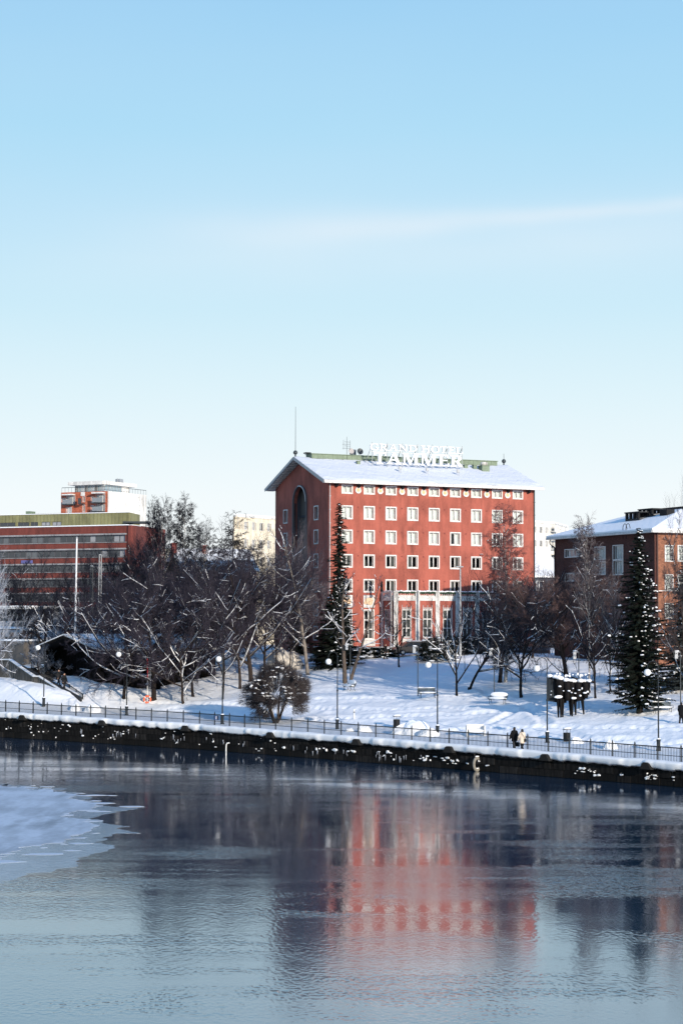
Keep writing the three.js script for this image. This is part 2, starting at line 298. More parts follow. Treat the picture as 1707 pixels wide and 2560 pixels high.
// ---------- quay wall ----------
srand(11);
{
  const q = thing('quay_wall', 'long dark granite quay wall capped with snow along the river', 'quay wall');
  const A0 = -14, A1 = QL + 12;
  const yaw = a => { const p = quay(a - .4), r = quay(a + .4); return Math.atan2(-(r.z - p.z), r.x - p.x); };
  const place = (g, a, d, y) => { const p = quay(a, d, y); g.rotateY(yaw(a)); g.translate(p.x, p.y, p.z); return g; };
  const sm = [.55, .85, 1.3, 2.1].map((k, i) => mat(.03 * k, .027 * k, .025 * k, { map: M.granite.map, bumpMap: M.granite.bumpMap, bumpScale: .03, roughness: .9, specularIntensity: .4 }));
  const back = []; for (let a = A0; a < A1; a += 2) back.push(place(box(-1.02, -1.2, -.6, 1.02, promY(a) - .5, -.16), a + 1, 0, 0));
  mesh('mortar', back, mat(.02, .02, .019), q);
  for (let c = 0; c < 5; c++) {
    let a = A0 + (c % 2) * .8;
    while (a < A1) {
      const L = rr(1.25, 2.05), y0 = -.55 + c * .56, top = Math.min(y0 + .54, promY(a + L / 2) - .46);
      if (top - y0 > .1) { const z = rr(-.03, .035); const g = rbox(-L / 2 + .012, y0, -.4, L / 2 - .012, top, z, .03, 1); mesh('stone', place(g, a + L / 2, 0, 0), sm[Math.floor(rnd() * 4)], q); }
      a += L;
    }
  }
  for (let a = A0; a < A1; a += 2.1) mesh('coping_stone', place(rbox(-1.035, -.44, -.6, 1.035, -.10, .16, .04, 1), a + 1.05, 0, promY(a + 1.05)), sm[2], q);
  // snow lying on the coping and hanging over its edge
  const na = Math.floor((A1 - A0) / .16), K = 9, pos = [], idx = [];
  for (let i = 0; i <= na; i++) {
    const a = A0 + (A1 - A0) * i / na, th = .12 + .12 * fbm(a * .6, 1, 3), over = .1 + .26 * sstep(.35, .75, fbm(a * .9 + 30, 6, 3)), fall = .30 + .30 * fbm(a * 1.6 + 60, 9, 4);
    const prof = [[.62, -.06], [.5, th * .5], [.2, th], [-.06, th * .95], [-.14 - over * .5, th * .6], [-.2 - over * .55, -.05], [-.19 - over * .4, -fall * .7], [-.17, -fall], [-.1, -.2]];
    for (const [d, y] of prof) { const p = quay(a, d, promY(a) + y); pos.push(p.x, p.y, p.z); }
    if (i) for (let k = 0; k < K - 1; k++) { const e = (i - 1) * K + k, f = i * K + k; idx.push(e, f, e + 1, e + 1, f, f + 1); }
  }
  const sg = new THREE.BufferGeometry(); sg.setAttribute('position', new THREE.Float32BufferAttribute(pos, 3)); sg.setIndex(idx); sg.computeVertexNormals();
  mesh('snow_cover', sg, M.snowSmall, q);
  // clots of snow frozen to the stone
  const cl = [];
  for (let i = 0; i < 480; i++) {
    const a = rr(A0, A1), k = fbm(a * .35 + 200, 3, 3); if (k < .36) continue;
    const h = promY(a) - .5, y = h * (a > 40 ? rr(.3, .72) : rr(.18, .95)); if (fbm(a * .9, y * 2 + 40, 3) < .47) continue;
    const s = rr(.02, .085) * (a > 40 && a < 75 ? 1.25 : .9); cl.push(place(lump(0, 0, 0, s * rr(.8, 2.6), s * rr(.4, 1.3), .07, i, 1, .85), a, -.045, y));
  }
  stuff(mesh('snow_clots', cl, M.snowSmall, q));
  const icicles = []; for (let i = 0; i < 150; i++) { const a = rr(A0, A1 * .6); if (fbm(a * .5 + 77, 1, 2) < .5) continue; const p = quay(a, -.07, promY(a) - .9 - rr(0, .5)), L = rr(.15, .5); icicles.push(rod(V(p.x, p.y, p.z), V(p.x, p.y - L, p.z), rr(.02, .045), .006, 5)); }
  stuff(mesh('icicles', icicles, M.frost, q));
  // dark drain outlets under the ledge
  for (const px of [64, 263, 471, 684, 899, 1130, 1370, 1623]) {
    let lo = 0, hi = QL; for (let i = 0; i < 30; i++) { const m = (lo + hi) / 2, p = quay(m, 0, promY(m)).project(camera); if ((p.x + 1) / 2 * W0 < px) lo = m; else hi = m; }
    const g = extrude([[-.5, -.40], [.5, -.40], [.28, -.02], [.16, .05], [-.18, .05], [-.3, -.02]], .62, [], .03); g.translate(0, 0, -.1); mesh('drain_outlet', boxUV(place(g, lo, 0, promY(lo) - .1)), mat(.008, .008, .008, { roughness: 1 }), q);
  }
}


// ---------- building helpers ----------
function frame(p, q, base) {    // x along the wall (left to right seen from outside), y up, z outward
  const X = q.clone().sub(p).setY(0).normalize(), Z = V(-X.z, 0, X.x);
  const m = new THREE.Matrix4().makeBasis(X, V(0, 1, 0), Z); m.setPosition(p.x - base.x, 0, p.z - base.z);
  const n = Z.clone(), P = p.clone();
  return { m, X, Z, len: Math.hypot(q.x - p.x, q.z - p.z), base,
    on(px, py, z = 0) { const w = onPlane(px, py, P.clone().addScaledVector(n, z), n); return [w.clone().sub(P).dot(X), w.y - base.y]; },
    put(g) { g.applyMatrix4(m); return g; }, set(o, x, y, z = 0) { o.applyMatrix4(new THREE.Matrix4().multiplyMatrices(m, new THREE.Matrix4().makeTranslation(x, y, z))); return o; } };
}
const wgeo = new Map();
function windowGeo(w, h, s, cols, rows, depth) {
  const key = [w.toFixed(2), h.toFixed(2), s, cols, rows, depth].join(); if (wgeo.has(key)) return wgeo.get(key);
  const f = [], W = w / 2, b = .07, z0 = -depth;
  if (s) f.push(rbox(-W - s, -s, -.02, -W, h + s, .05, .012, 1), rbox(W, -s, -.02, W + s, h + s, .05, .012, 1), rbox(-W, h, -.02, W, h + s, .048, .012, 1), rbox(-W, -s, -.02, W, 0, .075, .012, 1));
  f.push(box(-W, 0, z0 - .03, -W + b, h, z0 + .03), box(W - b, 0, z0 - .03, W, h, z0 + .03), box(-W + b, 0, z0 - .028, W - b, b, z0 + .028), box(-W + b, h - b, z0 - .028, W - b, h, z0 + .028));
  for (let i = 1; i < cols; i++) { const x = -W + w * i / cols; f.push(box(x - .055, b, z0 - .027, x + .055, h - b, z0 + .035)); }
  for (let j = 1; j < rows; j++) { const y = h * j / rows; f.push(box(-W + b, y - .06, z0 - .026, W - b, y + .06, z0 + .03)); }
  const pane = new THREE.PlaneGeometry(w - .1, h - .1); pane.translate(0, h / 2, z0 - .005);
  const cur = []; for (let k = 0; k < 2; k++) { const g = new THREE.PlaneGeometry(w * .5, h, 14, 1), p = g.attributes.position; for (let i = 0; i < p.count; i++) p.setZ(i, Math.sin((p.getX(i) + k) * 34) * .03); g.computeVertexNormals(); g.translate((k - .5) * w * .52, h / 2, z0 - .18); cur.push(g); }
  const out = { frame: mergeGeometries(f.map(g => g.index ? g.toNonIndexed() : g)), pane, cur }; wgeo.set(key, out); return out;
}
function addWindow(parent, fr, x, y, w, h, o = {}) {   // x centre, y bottom of the opening
  const g = windowGeo(w, h, o.s ?? .15, o.cols ?? 2, o.rows ?? 1, o.depth ?? .21);
  const m = mesh('window', g.frame, o.mat || M.white, parent); fr.set(m, x, y, o.z || 0);
  mesh('pane', g.pane, o.glass || M.glass, m);
  if (o.curtain) g.cur.forEach((c, i) => { if (o.curtain & (1 << i)) mesh('curtain', c, o.grey ? M.greyCurtain : M.curtain, m); });
  return m;
}

// ---------- the red hotel ----------
srand(5);
const HPHI = 24.5 * Math.PI / 180;
{
  const p0 = at(821, 1400, 236); p0.y = 8.0;
  const X = V(Math.cos(HPHI), 0, -Math.sin(HPHI)), Zo = V(Math.sin(HPHI), 0, Math.cos(HPHI));
  const base = p0.clone();
  const h = thing('hotel', 'large red stuccoed hotel with white windows, snowy gable roof and rooftop lettering', 'hotel', base);
  // right end and depth from where the corners are seen
  const edge = (px, dir) => { let lo = 0, hi = 60; for (let i = 0; i < 40; i++) { const m = (lo + hi) / 2, q = p0.clone().addScaledVector(dir, m).setY(20).project(camera); const s = (q.x + 1) / 2 * W0; if (dir === X ? s < px : s > px) lo = m; else hi = m; } return lo; };
  const L = edge(1336, X), back = Zo.clone().negate(), Wd = edge(688, back);
  const p1 = p0.clone().addScaledVector(X, L), pb = p0.clone().addScaledVector(back, Wd), pc = p1.clone().addScaledVector(back, Wd);
  const F = frame(p0, p1, base), G = frame(pb, p0, base), R = frame(p1, pc, base), K = frame(pc, pb, base);
  const He = F.on(821, 1203)[1], ridgeY = at(743, 1148, 243.5).y - base.y, half = Wd / 2;

  const colPx = [867, 921, 976, 1030.4, 1083.6, 1136.6, 1189.6, 1241.3, 1293.6].map(px => F.on(px, 1400)[0]);
  const cw = (colPx[8] - colPx[0]) / 8, cols = colPx.map((_, i) => colPx[0] + cw * i);
  const rowsY = [[1213, 1236.4], [1265, 1299.5], [1325, 1359.8], [1386, 1420], [1447.5, 1481.6]].map(([t, b]) => [F.on(921, b)[1], F.on(921, t)[1]]);
  const holes = [], s = .15;
  const ow = 1.19, wins = [];
  rowsY.forEach(([y0, y1], r) => cols.forEach((x, c) => { wins.push([x, y0 + s, ow, y1 - y0 - 2 * s, r, c]); }));
  // tall ground floor windows left of the portico and at the right end
  const ty0 = F.on(921, 1599)[1], ty1 = F.on(921, 1524)[1];
  const tall = [cols[0], cols[1], cols[8]].map(x => [x, ty0 + .1, 1.16, ty1 - ty0 - .2]);
  for (const [x, y, w, hh] of wins) holes.push(rectHole(x - w / 2, y, x + w / 2, y + hh));
  for (const [x, y, w, hh] of tall) holes.push(rectHole(x - w / 2, y, x + w / 2, y + hh));
  const fw = extrude(rect(0, -.4, L, He), .4, holes); fw.translate(0, 0, -.4); mesh('front_wall', F.put(fw), M.stucco, h);
  const patterns = [3, 3, 3, 2, 0];
  for (const [x, y, w, hh, r, c] of wins) { let cur = patterns[r]; if (r === 2 && (c === 5 || c === 7)) cur = c === 5 ? 2 : 0; if (r === 3) cur = [3, 0, 2, 1, 0, 2, 0, 2, 2][c]; if (r === 4) cur = [0, 0, 2, 0, 0, 1, 0, 0, 2][c]; addWindow(h, F, x, y, w, hh, { cols: 2, curtain: cur, grey: r > 2 }); }
  for (const [x, y, w, hh] of tall) addWindow(h, F, x, y, w, hh, { cols: 2, rows: 3, curtain: 2, grey: true, s: .13 });
  for (const x of [cols[0], cols[1], cols[8]]) {
    const y0 = F.on(921, 1518)[1], y1 = F.on(921, 1488)[1]; const fr = [rbox(x - .74, y0, 0, x + .74, y1, .06, .015, 1)];
    const m = mesh('relief_panel', F.put(join(fr)), M.trim, h); const rel = lump(0, 0, 0, .56, .46, .06, x, 3, .5); rel.translate(x, (y0 + y1) / 2, .07); mesh('relief', F.put(rel), mat(.72, .5, .33, { roughness: .9 }), m);
    for (let k = 0; k < 7; k++) { const sc = ball(x - .62 + k * .207, y0 - .01, .03, .1, 10, 6, 1, .8, .4); mesh('scallop', F.put(sc), M.trim, m); }
    const b0 = F.on(921, 1615)[1], b1 = F.on(921, 1601)[1]; mesh('window_base', F.put(rbox(x - .8, b0, 0, x + .8, b1, .1, .02, 1)), M.stone, h); mesh('sill', F.put(rbox(x - .86, b1, 0, x + .86, b1 + .1, .16, .02, 1)), M.trim, h);
    for (let k = 0; k < 4; k++) mesh('stone', F.put(rbox(x - .76 + k * .385, b0 + .06, .1, x - .76 + k * .385 + .36, b1 - .06, .125, .012, 1)), M.stone, h);
  }
  // small round wall anchors between the windows
  for (let r = 1; r < 5; r++) for (let c = 0; c < 7; c++) { const g = new THREE.CylinderGeometry(.09, .09, .05, 10); g.rotateX(Math.PI / 2); g.translate((cols[c] + cols[c + 1]) / 2, rowsY[r][1] - .18, .025); mesh('wall_anchor', F.put(g), mat(.22, .05, .04), h); }
  // medallions under the eaves and black brackets
  const medY = (rowsY[0][0] + rowsY[0][1]) / 2 - .08;
  const med = new THREE.CylinderGeometry(.39, .41, .07, 28).rotateX(Math.PI / 2), rim = new THREE.TorusGeometry(.36, .05, 8, 28), face = lathe([[0, .07], [.1, .06], [.2, .025], [.2, 0]], 18).rotateX(Math.PI / 2);
  const ochre = mat(.72, .5, .26, { roughness: .9 });
  for (let c = 0; c < 8; c++) { const x = (cols[c] + cols[c + 1]) / 2; const m = mesh('medallion', join([med.clone(), rim.clone().translate(0, 0, .03)]), M.trim, h); F.set(m, x, medY, .035); mesh('rosette', face, ochre, m).position.z = .03; }
  const bracket = join([rbox(-.2, .2, 0, .2, .34, .8, .03, 1), lathe([[0, -.32], [.12, -.28], [.2, -.12], [.24, .05], [.22, .2], [0, .22]], 12).translate(0, 0, .3), rbox(-.3, .02, .05, .3, .14, .28, .03, 1)]);
  for (let c = 0; c < 10; c++) { const x = c === 0 ? cols[0] - cw * .5 : c === 9 ? Math.min(L - .35, cols[8] + cw * .5) : (cols[c - 1] + cols[c]) / 2; F.set(mesh('eave_bracket', bracket, M.black, h), x, He - .36, 0); }

  // gable wall with its tall arched niche
  const GM = x => x;   // distances along G run from the back corner to the front corner
  const a0 = G.on(735, 1300)[0], a1 = G.on(767, 1300)[0], top = G.on(752, 1216)[1], rad = (a1 - a0) / 2, mid = (a0 + a1) / 2, spring = top - rad;
  const gpts = [[.002, -.4], [Wd - .402, -.4], [Wd - .402, He + .25], [half, ridgeY - .35], [.002, He + .25]];
  const archP = new THREE.Path(); archP.moveTo(a0, 1.2); archP.lineTo(a0, spring); archP.absarc(mid, spring, rad, Math.PI, 0, true); archP.lineTo(a1, 1.2); archP.closePath(); archP.isPath = true;
  const gw = [[G.on(713, 1291)[0], 1275, 1307, 713], [G.on(790, 1282)[0], 1264, 1300, 790]];
  const gwins = []; const storey = rowsY[1][0] - rowsY[2][0];
  for (let r = 1; r < 7; r++) for (const x of [G.on(713.5, 1400)[0], G.on(790, 1400)[0]]) gwins.push([x, rowsY[1][0] + .12 - storey * (r - 1), 1.05, 1.5, r]);
  const gholes = [archP]; for (const [x, y, w, hh] of gwins) gholes.push(rectHole(x - w / 2, y, x + w / 2, y + hh));
  const gg = extrude(gpts, .4, gholes); gg.translate(0, 0, -.4);
  mesh('gable_wall', G.put(gg), M.stucco, h);
  for (const [x, y, w, hh, r] of gwins) addWindow(h, G, x, y, w, hh, { cols: 1, curtain: r < 3 ? 3 : 0, s: .13, grey: true });
  // niche: dark back, raised surround
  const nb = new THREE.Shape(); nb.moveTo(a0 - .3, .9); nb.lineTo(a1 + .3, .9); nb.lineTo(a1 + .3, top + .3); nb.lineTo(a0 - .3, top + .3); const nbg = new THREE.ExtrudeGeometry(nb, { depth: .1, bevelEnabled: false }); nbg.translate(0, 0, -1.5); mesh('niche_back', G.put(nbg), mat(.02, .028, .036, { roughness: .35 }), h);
  const sur = new THREE.Shape(); const S = .16; sur.moveTo(a0 - S, 1.0); sur.lineTo(a0 - S, spring); sur.absarc(mid, spring, rad + S, Math.PI, 0, true); sur.lineTo(a1 + S, 1.0); sur.lineTo(a1, 1.0); sur.lineTo(a1, spring); sur.absarc(mid, spring, rad, 0, Math.PI, false); sur.lineTo(a0, 1.0); sur.closePath();
  const sg = new THREE.ExtrudeGeometry(sur, { depth: .5, bevelEnabled: false, curveSegments: 24 }); sg.translate(0, 0, -.3); mesh('niche_surround', G.put(sg), mat(.12, .115, .12, { roughness: .7 }), h);
  const wr = new THREE.TorusGeometry(rad + .04, .06, 8, 30, Math.PI * .55); wr.translate(mid, spring, .22); mesh('niche_arch', G.put(wr), M.trim, h);
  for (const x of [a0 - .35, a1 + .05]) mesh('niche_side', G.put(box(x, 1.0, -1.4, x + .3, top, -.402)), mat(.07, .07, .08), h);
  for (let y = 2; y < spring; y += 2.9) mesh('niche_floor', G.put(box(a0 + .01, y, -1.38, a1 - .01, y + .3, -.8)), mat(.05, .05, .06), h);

  const rw = extrude([[.002, -.4], [Wd - .4, -.4], [Wd - .4, He + .25], [half, ridgeY - .35], [.002, He + .25]], .4); rw.translate(0, 0, -.4); mesh('right_wall', R.put(rw), M.stucco, h);
  mesh('back_wall', K.put(box(0, -.4, -.4, L, He, 0)), M.stucco, h);
  mesh('interior', F.put(box(.9, 0, -Wd + 1, L - .9, He - .5, -1.7)), M.interior, h);
  for (let r = 0; r < 6; r++) { const y = (r < 5 ? rowsY[r][0] : ty0) - .45; mesh('floor_slab', F.put(box(.42, y, -1.68, L - .42, y + .25, -.42)), M.interior, h); }
  for (let c = 0; c < 8; c++) { const x = (cols[c] + cols[c + 1]) / 2; mesh('partition', F.put(box(x - .06, 0, -1.67, x + .06, He - .6, -.43)), M.interior, h); }

  // roof
  const ov = .95, slope = (ridgeY - He) / half, eY = He - ov * slope * .4, xo0 = -1.0, xo1 = L + .8;
  const roofProf = (t, o) => [[ov + o, eY + t], [-half, ridgeY + t], [-Wd - ov - o, eY + t]];
  const RP = (t0, t1, o = 0) => { const a = roofProf(t0, o), b = roofProf(t1, o); return [...a, ...b.reverse()]; };
  const along = (pts, x0, x1) => { const g = extrude(pts, x1 - x0); const m4 = new THREE.Matrix4().makeBasis(V(0, 0, 1), V(0, 1, 0), V(-1, 0, 0)); g.applyMatrix4(m4); g.translate(x1, 0, 0); return boxUV(F.put(g)); };
  const roof = mesh('roof', along(RP(0, .26), xo0, xo1), M.trim, h);
  { // snow lying unevenly on the slopes, thinner near the ridge, with small slides at the eaves
    const nx = 110, nz = 30, pos = [], idx = []; for (const sd of [0, 1]) { const b0 = pos.length / 3; for (let i = 0; i <= nx; i++) for (let j = 0; j <= nz; j++) { const u = i / nx, v = j / nz, x = lerp(xo0 - .02, xo1 + .02, u); const edge = sstep(0, .03, v) * sstep(1, .995, v) * sstep(0, .006, u) * sstep(1, .994, u); const slide = v < .1 ? sstep(.5, .66, fbm(x * .7 + 30, sd * 9, 3)) * sstep(.1, .04, v) : 0; const th = (.03 + .16 * fbm(x * .45 + 3, v * 6 + sd * 20, 4) + .10 * (fbm(x * 1.6, v * 22 + 5, 3) - .5)) * edge * (1 - .9 * slide) + .004; const z = sd ? lerp(-Wd - ov - .04, -half, v) : lerp(ov + .04, -half, v), y = lerp(eY, ridgeY, v) + .262 + th; pos.push(x, y, z); if (i && j) { const k = b0 + i * (nz + 1) + j, l = k - nz - 1; if (sd) idx.push(l - 1, l, k - 1, k - 1, l, k); else idx.push(l - 1, k - 1, l, l, k - 1, k); } } }
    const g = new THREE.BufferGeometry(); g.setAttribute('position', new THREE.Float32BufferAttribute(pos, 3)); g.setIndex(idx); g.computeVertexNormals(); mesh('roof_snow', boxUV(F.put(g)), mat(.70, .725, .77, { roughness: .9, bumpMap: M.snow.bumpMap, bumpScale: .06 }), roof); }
  for (const z of [ov - .01]) mesh('gutter', F.put(join([rbox(xo0, eY - .12, z, xo1, eY + .16, z + .14, .05, 2)])), M.white, roof);
  // soffit slats under the left gable overhang
  for (const sd of [-1, 1]) for (let k = 0; k < 20; k++) { const t = (k + .5) / 20, z = -half + sd * (half + ov * .7) * t, y = lerp(ridgeY, eY, t) - .1; mesh('soffit_slat', F.put(box(-.96, y - .06, z - .1, -.02, y + .04, z + .1)), M.trim, roof); }
  const verge = [beam(V(-1.06, eY + .06, ov), V(-1.06, ridgeY + .08, -half), .08, .34), beam(V(-1.06, ridgeY + .08, -half), V(-1.06, eY + .06, -Wd - ov), .08, .34)]; mesh('verge_board', F.put(join(verge)), M.paleMetal, roof);
  // green ridge upstand
  const rx0 = 1.0, rx1 = L * .955; mesh('ridge_cap', F.put(join([box(rx0, ridgeY + .1, -half - .9, rx1, ridgeY + .62, -half + .9), box(rx0 - .1, ridgeY + .62, -half - 1.0, rx1 + .1, ridgeY + .7, -half + 1.0)])), M.copper, roof);
  for (let k = 0; k < 40; k++) { const x = lerp(rx0 + .2, rx1 - .2, k / 39); mesh('seam', F.put(box(x - .02, ridgeY + .12, -half + .9, x + .02, ridgeY + .6, -half + .93)), M.copper, roof); }
  const onRoof = (px, py) => { const a = V(0, eY, ov).applyMatrix4(F.m).add(base), n = V(0, half + ov, ridgeY - eY).normalize().transformDirection(F.m); const w = onPlane(px, py, a, n); const l = w.sub(base).applyMatrix4(F.m.clone().invert()); return l; };
  const chim = (px, py, w, hh, cap) => { const q = onRoof(px, py); const c = mesh('chimney', F.put(join([rbox(q.x - w / 2, q.y - .8, q.z - w, q.x + w / 2, q.y + hh, q.z, .03, 1), box(q.x - w / 2 - .05, q.y + hh, q.z - w - .05, q.x + w / 2 + .05, q.y + hh + .08, q.z + .05)])), M.copper, roof); if (cap) mesh('chimney_cap', F.put(lathe([[0, 0], [w * .42, 0], [w * .44, .38], [w * .3, .46], [0, .46]], 16).translate(q.x, q.y + hh + .08, q.z - w / 2)), M.stone, c); };
  chim(1214, 1186, 1.05, 1.05, true); chim(1165, 1178, .5, .75); chim(1188, 1180, .5, .85); chim(897, 1169, .4, .75);
  // ridge ornaments, aerials, dishes
  const ridgePt = px => { const a = V(0, ridgeY + .3, -half).applyMatrix4(F.m).add(base); const w = onPlane(px, 1160, a, V(Math.sin(HPHI), 0, Math.cos(HPHI))); return w.sub(base).applyMatrix4(F.m.clone().invert()).x; };
  const fin = (x, top_, nm) => mesh(nm, F.put(join([lathe([[0, 0], [.12, .0], [.06, .3], [.06, .35]], 10).translate(x, ridgeY + .3, -half), ball(x, ridgeY + .78, -half, .27, 16, 12), rod(V(x, ridgeY + .9, -half), V(x, ridgeY + top_, -half), .035, .02, 6)])), M.darkMetal, roof);
  fin(-.8, 6.4, 'antenna_mast'); fin(L + .2, 1.75, 'ridge_finial');
  const ax = ridgePt(859); mesh('aerial', F.put(join([rod(V(ax, ridgeY - .2, -half + .9), V(ax, ridgeY + 2.9, -half + .9), .03, .02, 6), ...[1.5, 1.75, 2, 2.25].map((y, i) => rod(V(ax - .45, ridgeY + y, -half + .9 + (i % 2 ? .3 : -.3)), V(ax + .45, ridgeY + y, -half + .9), .018, .018, 4)), ...[-.45, .45].map(x => rod(V(ax + x, ridgeY + 1.3, -half + .9), V(ax + x, ridgeY + 2.5, -half + .9), .018, .018, 4))])), M.darkMetal, roof);
  for (const [px, r, m] of [[871, .34, mat(.4, .37, .36)], [893, .4, M.darkMetal]]) { const x = ridgePt(px); const d = lathe([[0, 0], [r * .5, .03], [r, .12], [r, .15], [0, .06]], 20).rotateX(Math.PI / 2 - .25); d.translate(x, ridgeY + 1.15, -half + .7); mesh('satellite_dish', F.put(join([d, rod(V(x, ridgeY + .5, -half + .6), V(x, ridgeY + 1.1, -half + .65), .04)])), m, roof); }
  const vx = ridgePt(884); mesh('roof_vent', F.put(rbox(vx - .28, ridgeY + .7, -half - .6, vx + .28, ridgeY + 1.45, -half + .1, .03, 1)), mat(.08, .1, .13), roof);
  const hx = ridgePt(768); mesh('roof_hatch', F.put(rbox(hx - .35, ridgeY + .7, -half - .4, hx + .35, ridgeY + .85, -half + .4, .03, 1)), M.black, roof);
  // snow guards and small posts
  for (const px of [833, 857]) { const q = onRoof(px, 1158); mesh('snow_guard_post', F.put(rod(V(q.x, q.y, q.z), V(q.x, q.y + .5, q.z), .03)), M.darkMetal, roof); }
  // down pipes at the corners
  for (const [x, m] of [[.12, M.paleMetal], [L - .1, M.darkMetal]]) { mesh('down_pipe', F.put(join([rod(V(x, .2, .1), V(x, He - .3, .1), .07, .07, 8), ...Array.from({ length: 12 }, (_, i) => box(x - .1, 1 + i * 1.6, .02, x + .1, 1.06 + i * 1.6, .19))])), m, h); }

  // portico with white pillars, red bays and balcony
  const pz = 3.2, px0 = F.on(983, 1550, pz)[0], pillarX = [989, 1043, 1093, 1143, 1192, 1241].map(p => F.on(p, 1550, pz)[0]);
  const yTop = F.on(1040, 1478, pz)[1], yPar = F.on(1070, 1491, pz)[1], yBeam = F.on(1070, 1502, pz)[1], y0 = F.on(1040, 1617, pz)[1];
  const pw = .58, pend = pillarX[5] + pw / 2, pst = pillarX[0] - pw / 2;
  const pil = mergeGeometries([rbox(-pw / 2, 0, -.3, pw / 2, yTop - y0, .08, .02, 1), rbox(-pw / 2 - .06, yTop - y0 - .12, -.36, pw / 2 + .06, yTop - y0 + .02, .14, .02, 1), rbox(-pw / 2 - .05, 0, -.35, pw / 2 + .05, .35, .13, .02, 1)]);
  pillarX.forEach(x => F.set(mesh('pillar', pil, M.trim, h), x, y0, pz));
  const bh = []; const wy0 = F.on(1065, 1593, pz)[1], wy1 = F.on(1065, 1525, pz)[1];
  for (let i = 0; i < 5; i++) { const x = (pillarX[i] + pillarX[i + 1]) / 2; bh.push(rectHole(x - .55, wy0, x + .55, wy1)); }
  const bay = extrude(rect(pst, -.3, pend, yBeam), .35, bh); bay.translate(0, 0, pz - .36); mesh('bay_wall', F.put(bay), M.stucco, h);
  for (let i = 0; i < 5; i++) {
    const xa = pillarX[i] + pw / 2, xb = pillarX[i + 1] - pw / 2, x = (xa + xb) / 2;
    addWindow(h, F, x, wy0, 1.1, wy1 - wy0, { z: pz - .01, cols: 2, rows: 3, s: .07, curtain: 3, grey: true, depth: .1 });
    mesh('beam', F.put(rbox(xa, yBeam, pz - .4, xb, yPar - .02, pz + .02, .015, 1)), M.trim, h);
    const bl = mesh('balustrade', F.put(join([box(xa, yPar - .015, pz - .3, xb, yPar + .07, pz - .02), box(xa, yTop - .2, pz - .3, xb, yTop - .1, pz - .02)])), M.trim, h);
    const nb_ = 8; for (let k = 0; k < nb_; k++) mesh('baluster', F.put(lathe([[.05, 0], [.03, .08], [.06, .22], [.035, .4], [.05, (yTop - yPar) - .27]], 8).translate(lerp(xa, xb, (k + .5) / nb_), yPar + .07, pz - .16)), M.trim, bl);
    const gar = []; for (let k = 0; k < 9; k++) gar.push(lump(lerp(xa + .1, xb - .1, k / 8), yTop - .18 + rr(-.04, .04), pz + .06, .16, .12, .1, k + i * 9, 2, .5)); mesh('planter_greenery', F.put(join(gar)), mat(.02, .05, .025), h);
    const sn = []; for (let k = 0; k < 7; k++) sn.push(lump(lerp(xa, xb, k / 6), yTop - .02 + rr(-.03, .05), pz - .08, .22, rr(.07, .13), .24, k + i * 7 + 80, 2, .3)); mesh('snow_cover', F.put(join(sn)), M.snowSmall, h);
    // crown over each window
    const cb = wy1 + .12, cr = [box(x - .63, cb - .06, pz, x + .63, cb, pz + .06)]; for (const [dx, hh] of [[-.58, .42], [-.3, .2], [0, .4], [.3, .2], [.58, .42]]) cr.push(rod(V(x + dx, cb, pz + .03), V(x + dx, cb + hh, pz + .03), .05, .025, 6), ball(x + dx, cb + hh, pz + .03, .05, 8, 6)); for (const dx of [-.42, -.15, .15, .42]) { const t = new THREE.TorusGeometry(.11, .03, 6, 10, Math.PI); t.translate(x + dx, cb + .02, pz + .03); cr.push(t); } mesh('crown_ornament', F.put(join(cr)), M.trim, h);
    mesh('window_base', F.put(rbox(x - .66, y0, pz - .1, x + .66, wy0 - .16, pz + .1, .02, 1)), M.stone, h); mesh('sill', F.put(rbox(x - .74, wy0 - .3, pz - .1, x + .74, wy0 - .16, pz + .17, .02, 1)), M.trim, h);
    for (let k = 0; k < 3; k++) mesh('stone', F.put(rbox(x - .6 + k * .41, y0 + .06, pz + .1, x - .6 + k * .41 + .38, wy0 - .4, pz + .125, .012, 1)), M.stone, h);
  }
  // its left side, seen obliquely
  const lp = p0.clone().addScaledVector(X, pst), lf = lp.clone().addScaledVector(Zo, pz - .37), SL = frame(lp, lf, base);
  const sl = extrude(rect(.01, -.3, SL.len, yBeam), .3, [rectHole(SL.len / 2 - .5, wy0, SL.len / 2 + .5, wy1)]); sl.translate(0, 0, -.3); mesh('side_wall', SL.put(sl), M.stucco, h);
  addWindow(h, SL, SL.len / 2, wy0, 1.0, wy1 - wy0, { cols: 2, rows: 3, s: .07, depth: .1 });
  for (const x of [.01, SL.len - .42]) mesh('pillar', SL.put(rbox(x, y0, 0, x + .4, yTop, .12, .02, 1)), M.trim, h);
  mesh('beam', SL.put(rbox(.41, yBeam, -.3, SL.len - .42, yPar, .1, .015, 1)), M.trim, h);
  const sb = mesh('balustrade', SL.put(box(.41, yTop - .22, -.2, SL.len - .42, yTop - .1, .05)), M.trim, h); for (let k = 0; k < 7; k++) mesh('baluster', SL.put(lathe([[.05, 0], [.03, .08], [.06, .22], [.035, .4], [.05, (yTop - yPar) - .2]], 8).translate(lerp(.5, SL.len - .5, (k + .5) / 7), yPar, -.06)), M.trim, sb);
  mesh('snow_cover', SL.put(lump(SL.len / 2, yTop - .02, -.05, SL.len / 2, .1, .2, 4, 3, .2)), M.snowSmall, h);
  mesh('balcony_slab', F.put(box(pst + .05, yBeam + .02, .02, pend - .05, yPar - .03, pz - .42)), M.trim, h); mesh('balcony_snow', F.put(box(pst + .1, yPar - .028, .03, pend - .1, yPar + .12, pz - .43)), M.snow, h);
  mesh('bay_right_wall', F.put(box(pend - .3, -.3, .01, pend - .02, yBeam, pz - .37)), M.stucco, h);
  mesh('bay_interior', F.put(box(pst + .4, 0, .6, pend - .4, yBeam - .3, 1.2)), M.interior, h);
